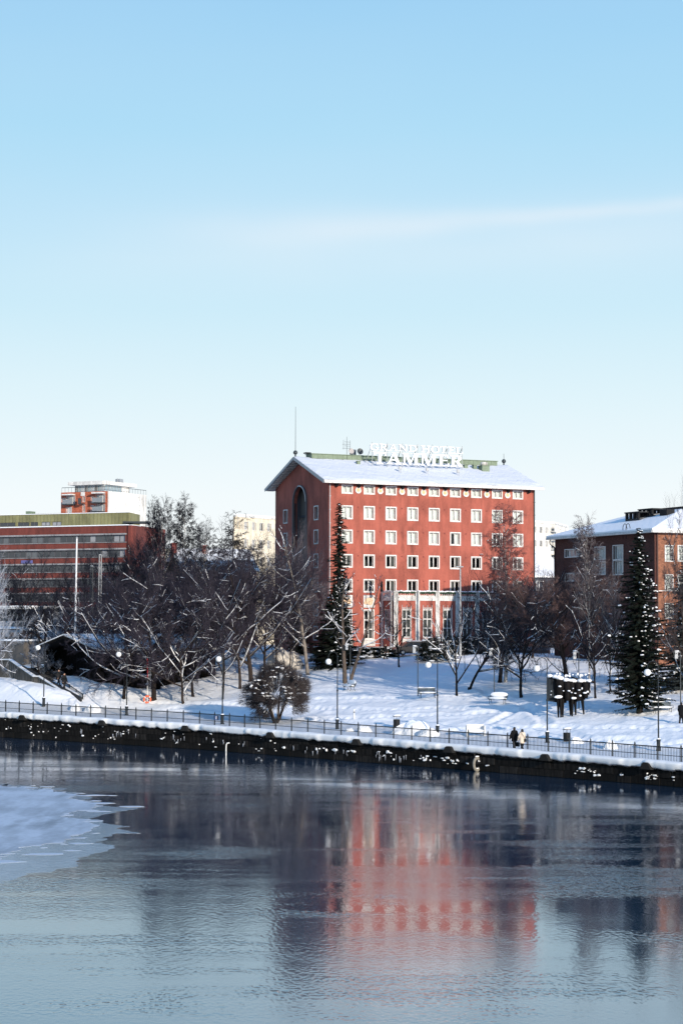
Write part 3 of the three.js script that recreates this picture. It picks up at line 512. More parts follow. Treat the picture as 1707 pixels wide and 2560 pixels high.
  // statue standing by the balcony, dark against the red wall
  { const [sx] = F.on(955, 1470, pz - .5), y = yTop - .1; mesh('dark_figure', F.put(join([lathe([[0, 0], [.2, 0], [.16, .3], [.12, .5], [0, .5]], 10).translate(sx, y, pz - .6), lump(sx, y + .75, pz - .6, .16, .32, .16, 3, 2, .3), ball(sx, y + 1.12, pz - .6, .12, 10, 8)])), M.black, h); }
  // terrace in front with a snowy parapet; the shadow gap below is painted as a near-black base
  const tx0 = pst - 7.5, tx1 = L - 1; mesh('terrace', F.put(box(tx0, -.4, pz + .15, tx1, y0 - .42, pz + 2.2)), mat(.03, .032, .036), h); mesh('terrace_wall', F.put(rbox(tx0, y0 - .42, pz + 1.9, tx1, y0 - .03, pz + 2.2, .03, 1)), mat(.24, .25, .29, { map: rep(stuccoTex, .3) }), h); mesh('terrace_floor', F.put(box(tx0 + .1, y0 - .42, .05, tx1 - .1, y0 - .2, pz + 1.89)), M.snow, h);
  mesh('terrace_snow', F.put(lump((tx0 + tx1) / 2, y0 - .02, pz + 2.05, (tx1 - tx0) / 2, .09, .2, 4, 4, .06)), M.snowSmall, h);

  // ---- rooftop lettering on its steel frame: a thing of its own
  const font = await new FontLoader().loadAsync('fonts/droid/droid_serif_bold.typeface.json');
  const sign = thing('rooftop_sign', 'big white rooftop letters on a steel frame above the red hotel', 'sign', base);
  const q0 = onRoof(930, 1173), q1 = onRoof(1154, 1183), sz = (q0.z + q1.z) / 2; const zW = p => F.on(p[0], p[1], sz);
  const fontR = await new FontLoader().loadAsync('fonts/droid/droid_serif_regular.typeface.json');
  const letters = (text, x0, x1, yb, yt, thick, wide) => {
    const shapes = [...text].map(ch => { if (ch === ' ') return null; const g = new TextGeometry(ch, { font: wide ? fontR : font, size: 1, depth: .1, curveSegments: 4, bevelEnabled: false }); g.computeBoundingBox(); return g; });
    const capH = shapes.find(Boolean).boundingBox.max.y, sc = (yt - yb) / capH, gap = .06; let w = 0; const ws = shapes.map(g => g ? (g.boundingBox.max.x - g.boundingBox.min.x) : .32); w = ws.reduce((a, b) => a + b, 0) + gap * (ws.length - 1); const sx = (x1 - x0) / w; let x = x0;
    shapes.forEach((g, i) => { if (g) { g.translate(-g.boundingBox.min.x, 0, 0); g.scale(sx, sc, 2.2); g.translate(x, yb, sz + .04); mesh('letter', boxUV(F.put(g)), mat(.88, .88, .87, { roughness: .5 }), sign); } x += (ws[i] + gap) * sx; });
  };
  const tb = zW([1040, 1163])[1], tt = zW([1040, 1133.5])[1], gb = zW([1040, 1134])[1], gt = zW([1040, 1115])[1];
  letters('TAMMER', zW([932, 1150])[0], zW([1154, 1150])[0], tb, tt - .08); letters('GRAND HOTEL', zW([923, 1150])[0], zW([1154, 1150])[0], gb + .2, gt + .06, .1, true);
  const x0s = zW([930, 1150])[0], x1s = zW([1154.5, 1150])[0];
  for (let i = 0; i < 7; i++) { const x = lerp(x0s, x1s, i / 6), yb = q0.y - .15; mesh('frame_post', F.put(rod(V(x, yb, sz), V(x, gt + .25, sz), .035, .035, 6)), M.paleMetal, sign); const yr = q0.y + (1.9) * slope; mesh('strut', F.put(rod(V(x, gt, sz - .02), V(x, yr, sz - 2.1), .035, .035, 6)), i ? M.darkMetal : M.paleMetal, sign); }
  for (const y of [tb - .04, tt, gb + .02, gt + .04]) mesh('frame_rail', F.put(rod(V(x0s - .3, y, sz - .02), V(x1s, y, sz - .02), .025, .025, 5)), M.white, sign);
  // floodlights below the letters
  for (const [px, py, label] of [[998, 1188, 'left floodlight'], [1066, 1192, 'middle floodlight'], [1143, 1196, 'right floodlight']]) { const q = onRoof(px, py); const w = q.clone().applyMatrix4(F.m).add(base); const o = thing('floodlight', label + ' of three on the snowy hotel roof below the lettering', 'floodlight', w, HPHI, 'hotel roof floodlights'); mesh('bracket', [rod(V(-.12, -.1, .1), V(.06, .75, .1), .022, .022, 5), rod(V(.08, -.1, .25), V(.14, .75, .1), .022, .022, 5)], M.paleMetal, o); mesh('housing', [rbox(-.12, .7, -.08, .28, 1.1, .12, .03)], M.paleMetal, o); mesh('lens', [rbox(-.08, .74, -.1, .24, 1.06, -.078, .008, 1)], M.darkGlass, o); }
  globalThis.HOTEL = { F, base, L, Wd, He };
}

// ---------- the brick building at the right ----------
srand(6);
{
  const D1 = 205, pc = at(1636, 1560, D1); let D2 = D1; { let lo = D1, hi = 280; const dir = V(-Math.sin(HPHI), 0, -Math.cos(HPHI)); for (let i = 0; i < 40; i++) { const m = (lo + hi) / 2, q = pc.clone().addScaledVector(dir, m - D1).project(camera); if ((q.x + 1) / 2 * W0 > 1387) lo = m; else hi = m; } D2 = lo; }
  const X = V(Math.cos(HPHI), 0, -Math.sin(HPHI)), Bk = V(-Math.sin(HPHI), 0, -Math.cos(HPHI)); const base = pc.clone(); base.y = 7.6; pc.y = 7.6;
  const dep = D2 - D1, wid = 15, pb = pc.clone().addScaledVector(Bk, dep), pr = pc.clone().addScaledVector(X, wid), prb = pb.clone().addScaledVector(X, wid);
  const b = thing('brick_building', 'brick building with its shaded side coloured darker, a snowy hip roof and black chimneys, right of the hotel', 'building', base);
  const S = frame(pb, pc, base), F = frame(pc, pr, base), R = frame(pr, prb, base), K = frame(prb, pb, base);
  const He = S.on(1630, 1331)[1]; const brickShaded = mat(.10, .036, .028, { map: rep(brickTex, .42, .42), roughness: .95 }), brickSunlit = mat(.33, .14, .08, { map: rep(brickTex, .42, .42), roughness: .95 });  // one brick in two tones: shade painted into the side, sunlight into the front
  const sw = [], SW = (px0, px1, t, bt) => { const [xa] = S.on(px0, 1400), [xb] = S.on(px1, 1400), yb = S.on((px0 + px1) / 2, bt)[1], yt = S.on((px0 + px1) / 2, t)[1]; sw.push([(xa + xb) / 2, yb, Math.abs(xb - xa), yt - yb]); };
  SW(1412, 1446, 1374, 1392); SW(1532, 1556, 1364, 1398); SW(1532, 1556, 1402, 1436); SW(1487, 1512, 1368, 1398); SW(1412, 1446, 1434, 1452); SW(1487, 1512, 1404, 1436);
  const wl = extrude(rect(0, -.5, S.len, He), .4, sw.map(([x, y, w, hh]) => rectHole(x - w / 2, y, x + w / 2, y + hh))); wl.translate(0, 0, -.4); mesh('side_wall', S.put(wl), brickShaded, b);
  for (const [x, y, w, hh] of sw) addWindow(b, S, x, y, w, hh, { s: .08, cols: 4, curtain: 3, glass: M.glass });
  const fwn = []; for (const [px, t, bt] of [[1671, 1365, 1402], [1703, 1365, 1402], [1671, 1438, 1475], [1703, 1438, 1475], [1671, 1510, 1545]]) { const [x, yb] = F.on(px, bt), yt = F.on(px, t)[1]; fwn.push([x, yb, .85, yt - yb]); }
  const fg = extrude(rect(.402, -.5, wid, He), .4, fwn.map(([x, y, w, hh]) => rectHole(x - w / 2, y, x + w / 2, y + hh))); fg.translate(0, 0, -.4); mesh('front_wall', F.put(fg), brickSunlit, b);
  for (const [x, y, w, hh] of fwn) addWindow(b, F, x, y, w, hh, { s: .1, cols: 1, rows: 2, curtain: 3 });
  mesh('right_wall', R.put(box(.0, -.5, -.4, dep, He, 0)), brickShaded, b); mesh('back_wall', K.put(box(.402, -.5, -.4, wid - .402, He, 0)), brickShaded, b); mesh('interior', F.put(box(1.4, 0, -dep + 1.4, wid - 1.4, He - 1, -1.4)), M.interior, b);
  // hip roof
  const ov = .7, rise = 2.6, x0 = -ov, x1 = wid + ov, z0 = -dep - ov, z1 = ov, y = He, mx = wid / 2, hz = Math.min(dep, wid) / 2;
  const hip = (lift, t, o) => { const P = [[x0 - o, y + lift, z1 + o], [x1 + o, y + lift, z1 + o], [x1 + o, y + lift, z0 - o], [x0 - o, y + lift, z0 - o], [mx, y + rise + lift, -hz * .8], [mx, y + rise + lift, -dep + hz * .8]], T = P.map(p => [p[0], p[1] + t, p[2]]); const A = [...T, ...P]; const tri = [[0, 1, 4], [1, 2, 5], [1, 5, 4], [2, 3, 5], [3, 0, 4], [3, 4, 5], [6, 7, 1], [6, 1, 0], [7, 8, 2], [7, 2, 1], [8, 9, 3], [8, 3, 2], [9, 6, 0], [9, 0, 3], [6, 8, 7], [6, 9, 8]]; const g = new THREE.BufferGeometry(); g.setAttribute('position', new THREE.Float32BufferAttribute(tri.flatMap(t => t.flatMap(i => A[i])), 3)); g.computeVertexNormals(); return boxUV(F.put(g)); };
  const roof = mesh('roof', hip(0, .22, 0), M.trim, b); mesh('roof_snow', hip(.225, .16, .02), M.snow, roof);
  const side = (px, py, zin) => { const [s_, yy] = S.on(px, py, -zin); return [zin, yy, -(dep - s_)]; };   // local F coordinates of a point standing zin behind the side wall
  for (const [px0, px1, t, bt, zin] of [[1562, 1596, 1278, 1308, 3.4], [1595, 1630, 1270, 1306, 4.6]]) {
    const A = side(px0, bt, zin), Bq = side(px1, t, zin); const za = A[2], zb = Bq[2], yt = Bq[1], ya = A[1]; const c = mesh('chimney', F.put(join([box(zin, ya - 1.5, Math.min(za, zb), zin + 1.6, yt - .75, Math.max(za, zb)), box(zin - .08, yt - .12, Math.min(za, zb) - .08, zin + 1.68, yt, Math.max(za, zb) + .08)])), mat(.025, .028, .03, { map: rep(brickTex, .5) }), roof);
    for (let k = 0; k < 4; k++) mesh('chimney_post', F.put(join([0, 1.35].map(dx => box(zin + dx, yt - .75, lerp(za, zb, k / 3.6), zin + dx + .25, yt - .12, lerp(za, zb, k / 3.6) + .28)))), M.black, c);
  }
  { const A = side(1596, 1310, 5.2), Bq = side(1690, 1284, 6.2); mesh('ridge_walkway', F.put(beam(V(mx, y + rise + .45, -hz * .8 + 1), V(mx, y + rise + .45, -dep + hz), .5, .22)), M.black, roof); mesh('roof_hatch', F.put(rbox(4.6, y + 2.1, -6.0, 5.6, y + 2.75, -4.6, .04, 1)), M.black, roof); }
  mesh('gutter', join([S.put(rbox(-.7, He - .06, ov - .06, S.len + .7, He + .16, ov + .1, .05)), F.put(rbox(-.7, He - .061, ov - .06, wid + .7, He + .161, ov + .1, .05))]), M.trim, roof);
  const dp = [tube([V(.1, He, ov), V(.1, He - .5, .7), V(.1, He - .9, .12)], .06, 6, 10), rod(V(.1, -.3, .12), V(.1, He - .9, .12), .06)]; mesh('down_pipe', S.put(join(dp)), M.black, b); mesh('down_pipe', F.put(rod(V(.3, -.3, .1), V(.3, He, .1), .07)), mat(.1, .05, .04), b);
  mesh('string_course', F.put(box(0, F.on(1660, 1478)[1], .001, wid, F.on(1660, 1476)[1], .07)), M.trim, b);
  const lad = [tube([V(4, He + .2, 0), V(4, He + 1.1, .3), V(4, He + .9, .55), V(4, He - .5, .6)], .035, 6, 16), tube([V(4.6, He + .2, 0), V(4.6, He + 1.1, .3), V(4.6, He + .9, .55), V(4.6, He - .5, .6)], .035, 6, 16)].map(g => { g.translate(dep - 9, 0, 0); return S.put(g); }); mesh('roof_ladder', lad, M.black, roof);
}

// ---------- the long red office at the left ----------
srand(8);
{
  const A = at(-70, 1560, 304), B = at(316, 1560, 292), C = [[326, 291.4], [338, 292.6], [350, 295], [412, 306]].map(([p, d]) => at(p, 1560, d)); const base = at(150, 1560, 300); base.y = 8; for (const p of [A, B, ...C]) p.y = 8;
  const o = thing('office_building', 'long red office with white bands, ribbon windows and a green copper top storey', 'building', base);
  const F = frame(A, B, base), red = mat(.19, .045, .033, { map: rep(stuccoTex, .09), roughness: .9 }), Y = py => F.on(200, py)[1], top = Y(1316), L = F.len;
  const st = Y(1339) - Y(1375.5), win = Y(1339) - Y(1356.5), n = 26, bandM = mat(.34, .33, .33, { map: rep(stuccoTex, .2) }), frames = mat(.09, .09, .1), greys = [M.darkGlass, mat(.05, .06, .07, { roughness: .1, ior: 1.6 }), mat(.12, .13, .14, { roughness: .25 }), mat(.3, .31, .33, { roughness: .6 })];
  const holes = []; for (let s = 0; s < 7; s++) { const y1 = Y(1339) - s * st; if (y1 - win > .4) holes.push(rectHole(.3, y1 - win, L - .02 - .3, y1)); }
  const w = extrude(rect(0, -.4, L, top), .5, holes); w.translate(0, 0, -.5); mesh('front_wall', F.put(w), red, o);
  const wg = windowGeo((L - .64) / n, win, 0, 1, 1, .25);
  for (let s = 0; s < 7; s++) {
    const y1 = Y(1339) - s * st; if (y1 - win <= .4) continue;
    mesh('white_band', F.put(rbox(.1, y1, 0, L, y1 + .24, .22, .03, 1)), bandM, o); mesh('white_band', F.put(rbox(.1, y1 - win - .10, 0, L, y1 - win, .14, .03, 1)), bandM, o);
    for (let i = 0; i < n; i++) { const m = mesh('window', wg.frame, frames, o); F.set(m, .32 + (L - .64) * (i + .5) / n, y1 - win, 0); mesh('pane', wg.pane, greys[i > n - 7 ? (rnd() < .6 ? 3 : 1) : rnd() < .16 ? 2 : rnd() < .5 ? 0 : 1], m); }
    mesh('back_panel', F.put(box(.3, y1 - win - .1, -.9, L - .3, y1 + .1, -.6)), M.interior, o);
  }
  let prev = B; C.forEach((c, i) => { const G = frame(prev, c, base); const wl = box(i ? -.02 : 0, -.4, -.5, G.len, top - .002 * i, 0); mesh('side_wall', G.put(wl), red, o); prev = c; if (i === 3) { for (let s = 0; s < 4; s++) addWindow(o, G, G.len * .42, Y(1356) - s * st, .5, 1.1, { s: .05, cols: 1, glass: greys[2], mat: M.trim, z: .17 }); mesh('string_course', G.put(box(0, Y(1342), .001, G.len, Y(1340), .06)), mat(.2, .05, .04), o); } });
  mesh('coping', F.put(rbox(0, top, -.6, L, top + .16, .1, .03, 1)), M.snowSmall, o); { let p = B; C.forEach((c, i) => { const G = frame(p, c, base); mesh('coping', G.put(box(0, top, -.6, G.len, top + .08 - i * .003, .06)), i > 2 ? red : M.snowSmall, o); p = c; }); }
  const G3 = frame(C[2], C[3], base); const bk = frame(C[3], C[3].clone().add(V(-6, 0, -20)), base); mesh('end_wall', bk.put(box(0, -.4, -.5, bk.len, top - .01, 0)), red, o);
  mesh('roof_deck', F.put(box(.2, top - .5, -7, L - 4, top - .25, -.51)), M.snow, o);
  // green copper storey set back on the roof
  const gA = at(-70, 1560, 308), gB = at(322, 1560, 297), gC = at(348, 1560, 303); const GF = frame(gA, gB, base), GS = frame(gB, gC, base), gt = GF.on(150, 1285)[1], cop = mat(.26, .25, .12, { map: rep(stuccoTex, .1), roughness: .75 });
  const wins = [[0, 39], [45, 74], [77, 96], [104, 126], [131, 154]].map(([a, b]) => [GF.on(a, 1300)[0], GF.on(b, 1300)[0]]), wy0 = GF.on(100, 1315)[1], wy1 = GF.on(100, 1305)[1];
  const gw = extrude(rect(0, top - .3, GF.len, gt), .3, wins.map(([a, b]) => rectHole(a, wy0, b, wy1))); gw.translate(0, 0, -.3); const cw = mesh('copper_wall', GF.put(gw), cop, o); mesh('copper_side', GS.put(box(0, top - .3, -.3, GS.len, gt - .002, 0)), cop, o);
  wins.forEach(([a, b], i) => addWindow(o, GF, (a + b) / 2, wy0, b - a, wy1 - wy0, { s: 0, cols: 2, glass: i > 2 ? greys[3] : greys[0], mat: frames, depth: .12 }));
  for (let x = .4; x < GF.len; x += .62) { let hit = wins.some(([a, b]) => x > a - .05 && x < b + .05); mesh('seam', GF.put(box(x - .03, hit ? wy1 + .02 : top - .3, 0, x + .03, gt, .05)), cop, cw); }
  mesh('copper_coping', GF.put(box(0, gt, -.5, GF.len, gt + .1, .1)), M.snowSmall, o); mesh('copper_roof', GF.put(box(.1, gt - .4, -4, GF.len - 2.2, gt - .1, -.31)), M.snow, o);
  mesh('roof_box', GF.put(join([box(GF.on(43, 1280)[0], gt, -4, GF.on(54, 1280)[0], GF.on(43, 1276)[1], -2.5)])), M.copper, o); mesh('roof_box', GF.put(box(GF.on(54, 1280)[0] + .01, gt, -6, GF.on(150, 1280)[0], GF.on(43, 1282)[1], -3)), M.concrete, o);
  { const p = at(330, 1300, 295).sub(base); mesh('roof_canopy', [rbox(p.x - 1.3, top + .5, p.z - 3, p.x + 2.4, top + .75, p.z + .3, .05), ...[-1, 2.1].map(x => rod(V(p.x + x, top - .2, p.z), V(p.x + x, top + .5, p.z), .06))], M.darkMetal, o); }
  // small dark hole and water stains are left to the copper texture; sign panel on the second band
  mesh('sign_panel', F.put(rbox(F.on(55, 1400)[0], Y(1407), .0, F.on(83, 1400)[0], Y(1399), .14, .02, 1)), mat(.12, .12, .3), o);
}

// ---------- tower block behind it ----------
{
  const D = 392, c0 = at(150, 1560, 397), c1 = at(267, 1560, D), c2 = at(364, 1560, 404), base = c1.clone(); base.y = 8; for (const p of [c0, c1, c2]) p.y = 8; const c3 = c0.clone().add(c2).sub(c1);
  const t = thing('tower_block', 'tall apartment block with a red front, blank white side and glazed penthouse', 'building', base);
  const F = frame(c0, c1, base), S = frame(c1, c2, base), B1 = frame(c2, c3, base), B2 = frame(c3, c0, base), top = F.on(200, 1230)[1], red = mat(.58, .15, .075, { map: rep(brickTex, .3), roughness: .9 }), wht = mat(.85, .82, .76, { map: rep(stuccoTex, .08), roughness: .8 });
  const x = px => F.on(px, 1255)[0], y = py => F.on(200, py)[1], holes = [[155, 165, 1245, 1258], [208, 213, 1242, 1255], [208, 213, 1263, 1280], [167, 188, 1240, 1260], [241, 263, 1239, 1258], [241, 263, 1263, 1280], [167, 180, 1268, 1283], [229, 236, 1244, 1256], [229, 236, 1265, 1283]].map(([a, b, t_, bt]) => [x(a), y(bt), x(b), y(t_)]);
  const w = extrude(rect(0, -1, F.len, top), .4, holes.map(h => rectHole(...h))); w.translate(0, 0, -.4); mesh('front_wall', F.put(w), red, t);
  holes.forEach(([a, b, c, d]) => addWindow(t, F, (a + c) / 2, b, c - a, d - b, { s: .06, cols: c - a > 1.2 ? 3 : 1, glass: c - a > 1.2 ? mat(.4, .42, .43, { roughness: .2 }) : M.darkGlass }));
  for (const [a, b, yb] of [[166, 189, 1260], [240, 264, 1258], [240, 264, 1280], [205, 213, 1259]]) { const g = mesh('balcony', F.put(join([box(x(a), y(yb) - .2, .001, x(b), y(yb), 1.3), rod(V(x(a), y(yb) + 1, 1.28), V(x(b), y(yb) + 1, 1.28), .04)])), M.darkMetal, t); for (let k = 0; k <= 10; k++) mesh('rail_bar', F.put(rod(V(lerp(x(a), x(b), k / 10), y(yb), 1.28), V(lerp(x(a), x(b), k / 10), y(yb) + 1, 1.28), .025, .025, 4)), M.darkMetal, g); mesh('glass_panel', F.put(box(x(a), y(yb) + .05, 1.22, x(b), y(yb) + .9, 1.25)), mat(.35, .38, .4, { roughness: .2 }), g); }
  for (const [a, b, yy] of [[164, 189, 1238], [238, 264, 1236]]) mesh('canopy', F.put(box(x(a), y(yy), .001, x(b), y(yy) + .25, 1.3)), wht, t);
  mesh('white_panel', F.put(box(x(203), y(1240), .002, x(213), top - .05, .06)), wht, t);
  mesh('side_wall', S.put(box(.001, -1, -.4, S.len, top, .0)), wht, t); mesh('back_wall', B1.put(box(0, -1, -.4, B1.len, top, 0)), wht, t); mesh('left_wall', B2.put(box(0, -1, -.4, B2.len - .41, top, 0)), red, t); mesh('roof', F.put(box(.4, top - .3, -S.len + .5, F.len - .5, top - .1, -.42)), M.snow, t);
  for (const [px, py] of [[288, 1270], [345, 1255], [348, 1275]]) { const [a, b] = S.on(px, py); addWindow(t, S, a, b, .7, .9, { s: .05, cols: 1, glass: mat(.5, .5, .5), z: .17 }); }
  // glazed penthouse with a flat oversailing roof
  const p0 = c0.clone().lerp(c1, .27).add(V(0, 0, -2)), p1 = c1.clone().add(V(-.9, 0, -2)), p2 = p1.clone().add(S.X.clone().multiplyScalar(S.len * .62)); const P = frame(p0, p1, base), Q = frame(p1, p2, base), pt = P.on(220, 1213)[1], rt = P.on(220, 1204)[1];
  for (let i = 0; i < 9; i++) { const ww = P.len / 9; addWindow(t, P, ww * (i + .5), top - .1, ww * .96, pt - top + .1, { s: 0, cols: 2, glass: [M.darkGlass, mat(.2, .3, .34, { roughness: .1 }), mat(.4, .46, .5, { roughness: .2 })][i % 3], mat: M.trim, depth: 0 }); }
  for (let i = 0; i < 6; i++) { const ww = Q.len * .7 / 6; addWindow(t, Q, ww * (i + .5), top - .1, ww * .95, pt - top + .1, { s: 0, cols: 2, glass: mat(.25, .36, .42, { roughness: .15 }), mat: M.trim, depth: 0 }); }
  mesh('penthouse_wall', Q.put(box(Q.len * .7, top - .1, -.3, Q.len, pt, 0)), wht, t); mesh('penthouse_core', P.put(box(.4, top - .1, -9, P.len - .6, pt, -.5)), M.interior, t); mesh('penthouse_roof', join([P.put(box(-1, pt, -Q.len * .8, P.len + .2, rt, 1.0))]), wht, t);
  mesh('penthouse_roof', Q.put(box(0, pt + .01, -6, Q.len + 2, rt - .01, .6)), wht, t);
  const rl = mesh('roof_railing', join([F.put(rod(V(.1, top + .95, -.1), V(F.len, top + .95, -.1), .05)), S.put(rod(V(0, top + .95, -.1), V(S.len, top + .95, -.1), .05))]), M.darkMetal, t); for (let k = 0; k <= 14; k++) mesh('rail_post', F.put(rod(V(.1 + (F.len - .1) * k / 14, top, -.1), V(.1 + (F.len - .1) * k / 14, top + .95, -.1), .03, .03, 4)), M.darkMetal, rl); for (let k = 0; k <= 14; k++) mesh('rail_post', S.put(rod(V(S.len * k / 14, top, -.1), V(S.len * k / 14, top + .95, -.1), .03, .03, 4)), M.darkMetal, rl);
  { const g = Q.on(315, 1203)[0]; mesh('roof_unit', Q.put(join([rbox(g - .5, rt, -2.2, g + .6, rt + .9, -1, .04), rod(V(g - .6, rt, -1.6), V(g - .6, rt + 1.1, -1.6), .05)])), M.paleMetal, t); }
}

// ---------- pale apartment blocks farther off ----------
function slab(name, label, corners, topPx, wallM, winRows, o = {}) {
  const P = corners.map(([p, d]) => { const v = at(p, 1560, d); v.y = 8; return v; }), base = P[1].clone(), b = thing(name, label, 'building', base); const back = P[0].clone().add(P[2]).sub(P[1]);
  const F = frame(P[0], P[1], base), S = frame(P[1], P[2], base), B1 = frame(P[2], back, base), B2 = frame(back, P[0], base), top = F.on(corners[0][0], topPx)[1];
  const place = [[F, 'front_wall', o.nf ?? 5], [S, 'side_wall', o.ns ?? 4]];
  for (const [fr, nm, n] of place) { const hs = []; for (let r = 0; r < winRows; r++) for (let i = 0; i < n; i++) { const x = fr.len * (i + .5) / n, y = top - 2.3 - r * 2.9; if (y > 1) hs.push([x, y, Math.min(1.3, fr.len / n * .5), 1.3]); } const w = extrude(rect(nm === 'side_wall' ? .302 : 0, -1, fr.len, top), .3, hs.map(([x, y, ww, h]) => rectHole(x - ww / 2, y, x + ww / 2, y + h))); w.translate(0, 0, -.3); mesh(nm, fr.put(w), wallM, b); hs.forEach(([x, y, ww, h], i) => addWindow(b, fr, x, y, ww, h, { s: .05, cols: 2, glass: i % 3 ? (o.glass || mat(.3, .3, .3, { roughness: .3 })) : M.darkGlass })); }
  mesh('back_wall', B1.put(box(.3, -1, -.3, B1.len, top, 0)), wallM, b); mesh('left_wall', B2.put(box(.31, -1, -.3, B2.len - .31, top, 0)), wallM, b); { const c = P.concat(back).map(v => [v.x - base.x, -(v.z - base.z)]); const rg = extrude(c, .25); rg.rotateX(-Math.PI / 2); rg.translate(0, top + .001, 0); mesh('roof', rg, M.snowSmall, b); }
  mesh('roof_edge', join([F.put(box(-.1, top - .25, .001, F.len + .1, top + .12, .12)), S.put(box(-.1, top - .251, .001, S.len + .1, top + .121, .12))]), M.trim, b); return { b, F, S, top };
}
{
  const cream = mat(.82, .72, .55, { map: rep(stuccoTex, .08) }), wht = mat(.86, .83, .76, { map: rep(stuccoTex, .08) });
  const a = slab('apartment_block', 'cream apartment block behind the trees just left of the hotel', [[585, 330], [700, 340], [760, 352]], 1288, cream, 6, { nf: 6 });
  const b = slab('apartment_block', 'bright white apartment block far behind, right of the hotel', [[1300, 420], [1388, 430], [1420, 445]], 1302, wht, 7, { nf: 6 });
  for (let r = 0; r < 4; r++) { const y = b.F.on(1380, 1330 + r * 22)[1]; mesh('balcony', b.F.put(join([box(b.F.on(1374, 1330)[0], y, .002, b.F.on(1387, 1330)[0], y + .2, 1.2), box(b.F.on(1374, 1330)[0], y + .2, 1.1, b.F.on(1387, 1330)[0], y + 1.1, 1.2)])), wht, b.b); }
  slab('apartment_block', 'low pale building glimpsed between the office and the birches', [[395, 345], [432, 343], [450, 352]], 1368, cream, 2, { nf: 3, ns: 2 });
  // houses with snowy pitched roofs seen over the trees
  const house = (label, px0, px1, D, eave, ridge, depth, wallM, chims) => {
    const p = at(px0, 1560, D), q = at(px1, 1560, D + 3); p.y = q.y = 8; const base = p.clone(), b = thing('snowy_house', label, 'house', base), F = frame(p, q, base), L = F.len, ey = F.on(px0, eave)[1], ry = F.on(px0, ridge)[1];
    mesh('wall', F.put(box(0, -1, -depth, L, ey, 0)), wallM, b); const g = extrude([[.6, ey - .2], [-depth / 2, ry], [-depth - .6, ey - .2], [-depth - .6, ey + .05], [-depth / 2, ry + .3], [.6, ey + .05]], L + .8); g.applyMatrix4(new THREE.Matrix4().makeBasis(V(0, 0, 1), V(0, 1, 0), V(-1, 0, 0))); g.translate(L + .4, 0, 0); const roof = mesh('roof', boxUV(F.put(g)), M.snow, b);
    const gb = extrude([[-.01, ey], [-depth / 2, ry - .1], [-depth + .01, ey]], .3); gb.applyMatrix4(new THREE.Matrix4().makeBasis(V(0, 0, 1), V(0, 1, 0), V(-1, 0, 0))); const g2 = gb.clone(); gb.translate(.3, 0, 0); g2.translate(L, 0, 0); mesh('gable', F.put(join([gb, g2])), wallM, b);
    for (const [a, c, t] of chims) mesh('chimney', F.put(join([box(F.on(a, t)[0], ey, -depth / 2 + .2, F.on(c, t)[0], F.on(a, t)[1], -depth / 2 + 1.6), box(F.on(a, t)[0] - .1, F.on(a, t)[1], -depth / 2 + .1, F.on(c, t)[0] + .1, F.on(a, t)[1] + .15, -depth / 2 + 1.7)])), mat(.4, .09, .07, { map: rep(brickTex, .5) }), roof);
    for (let i = 0; i < Math.floor(L / 3); i++) for (let r = 0; r < 2; r++) { const y = ey - 2.1 - r * 3; if (y > .5) addWindow(b, F, 1.5 + i * 3, y, 1.1, 1.3, { s: .08, z: .18, glass: M.darkGlass }); }
    return b;
  };
  house('house with a snowy roof and two red chimneys left of the hotel', 455, 640, 285, 1425, 1372, 12, mat(.3, .08, .06), [[447, 458, 1357], [524, 532, 1363]]);
  house('blue-shadowed snowy roof squeezed between the hotel and the brick building', 1326, 1420, 300, 1440, 1378, 14, mat(.05, .06, .08), []);
}

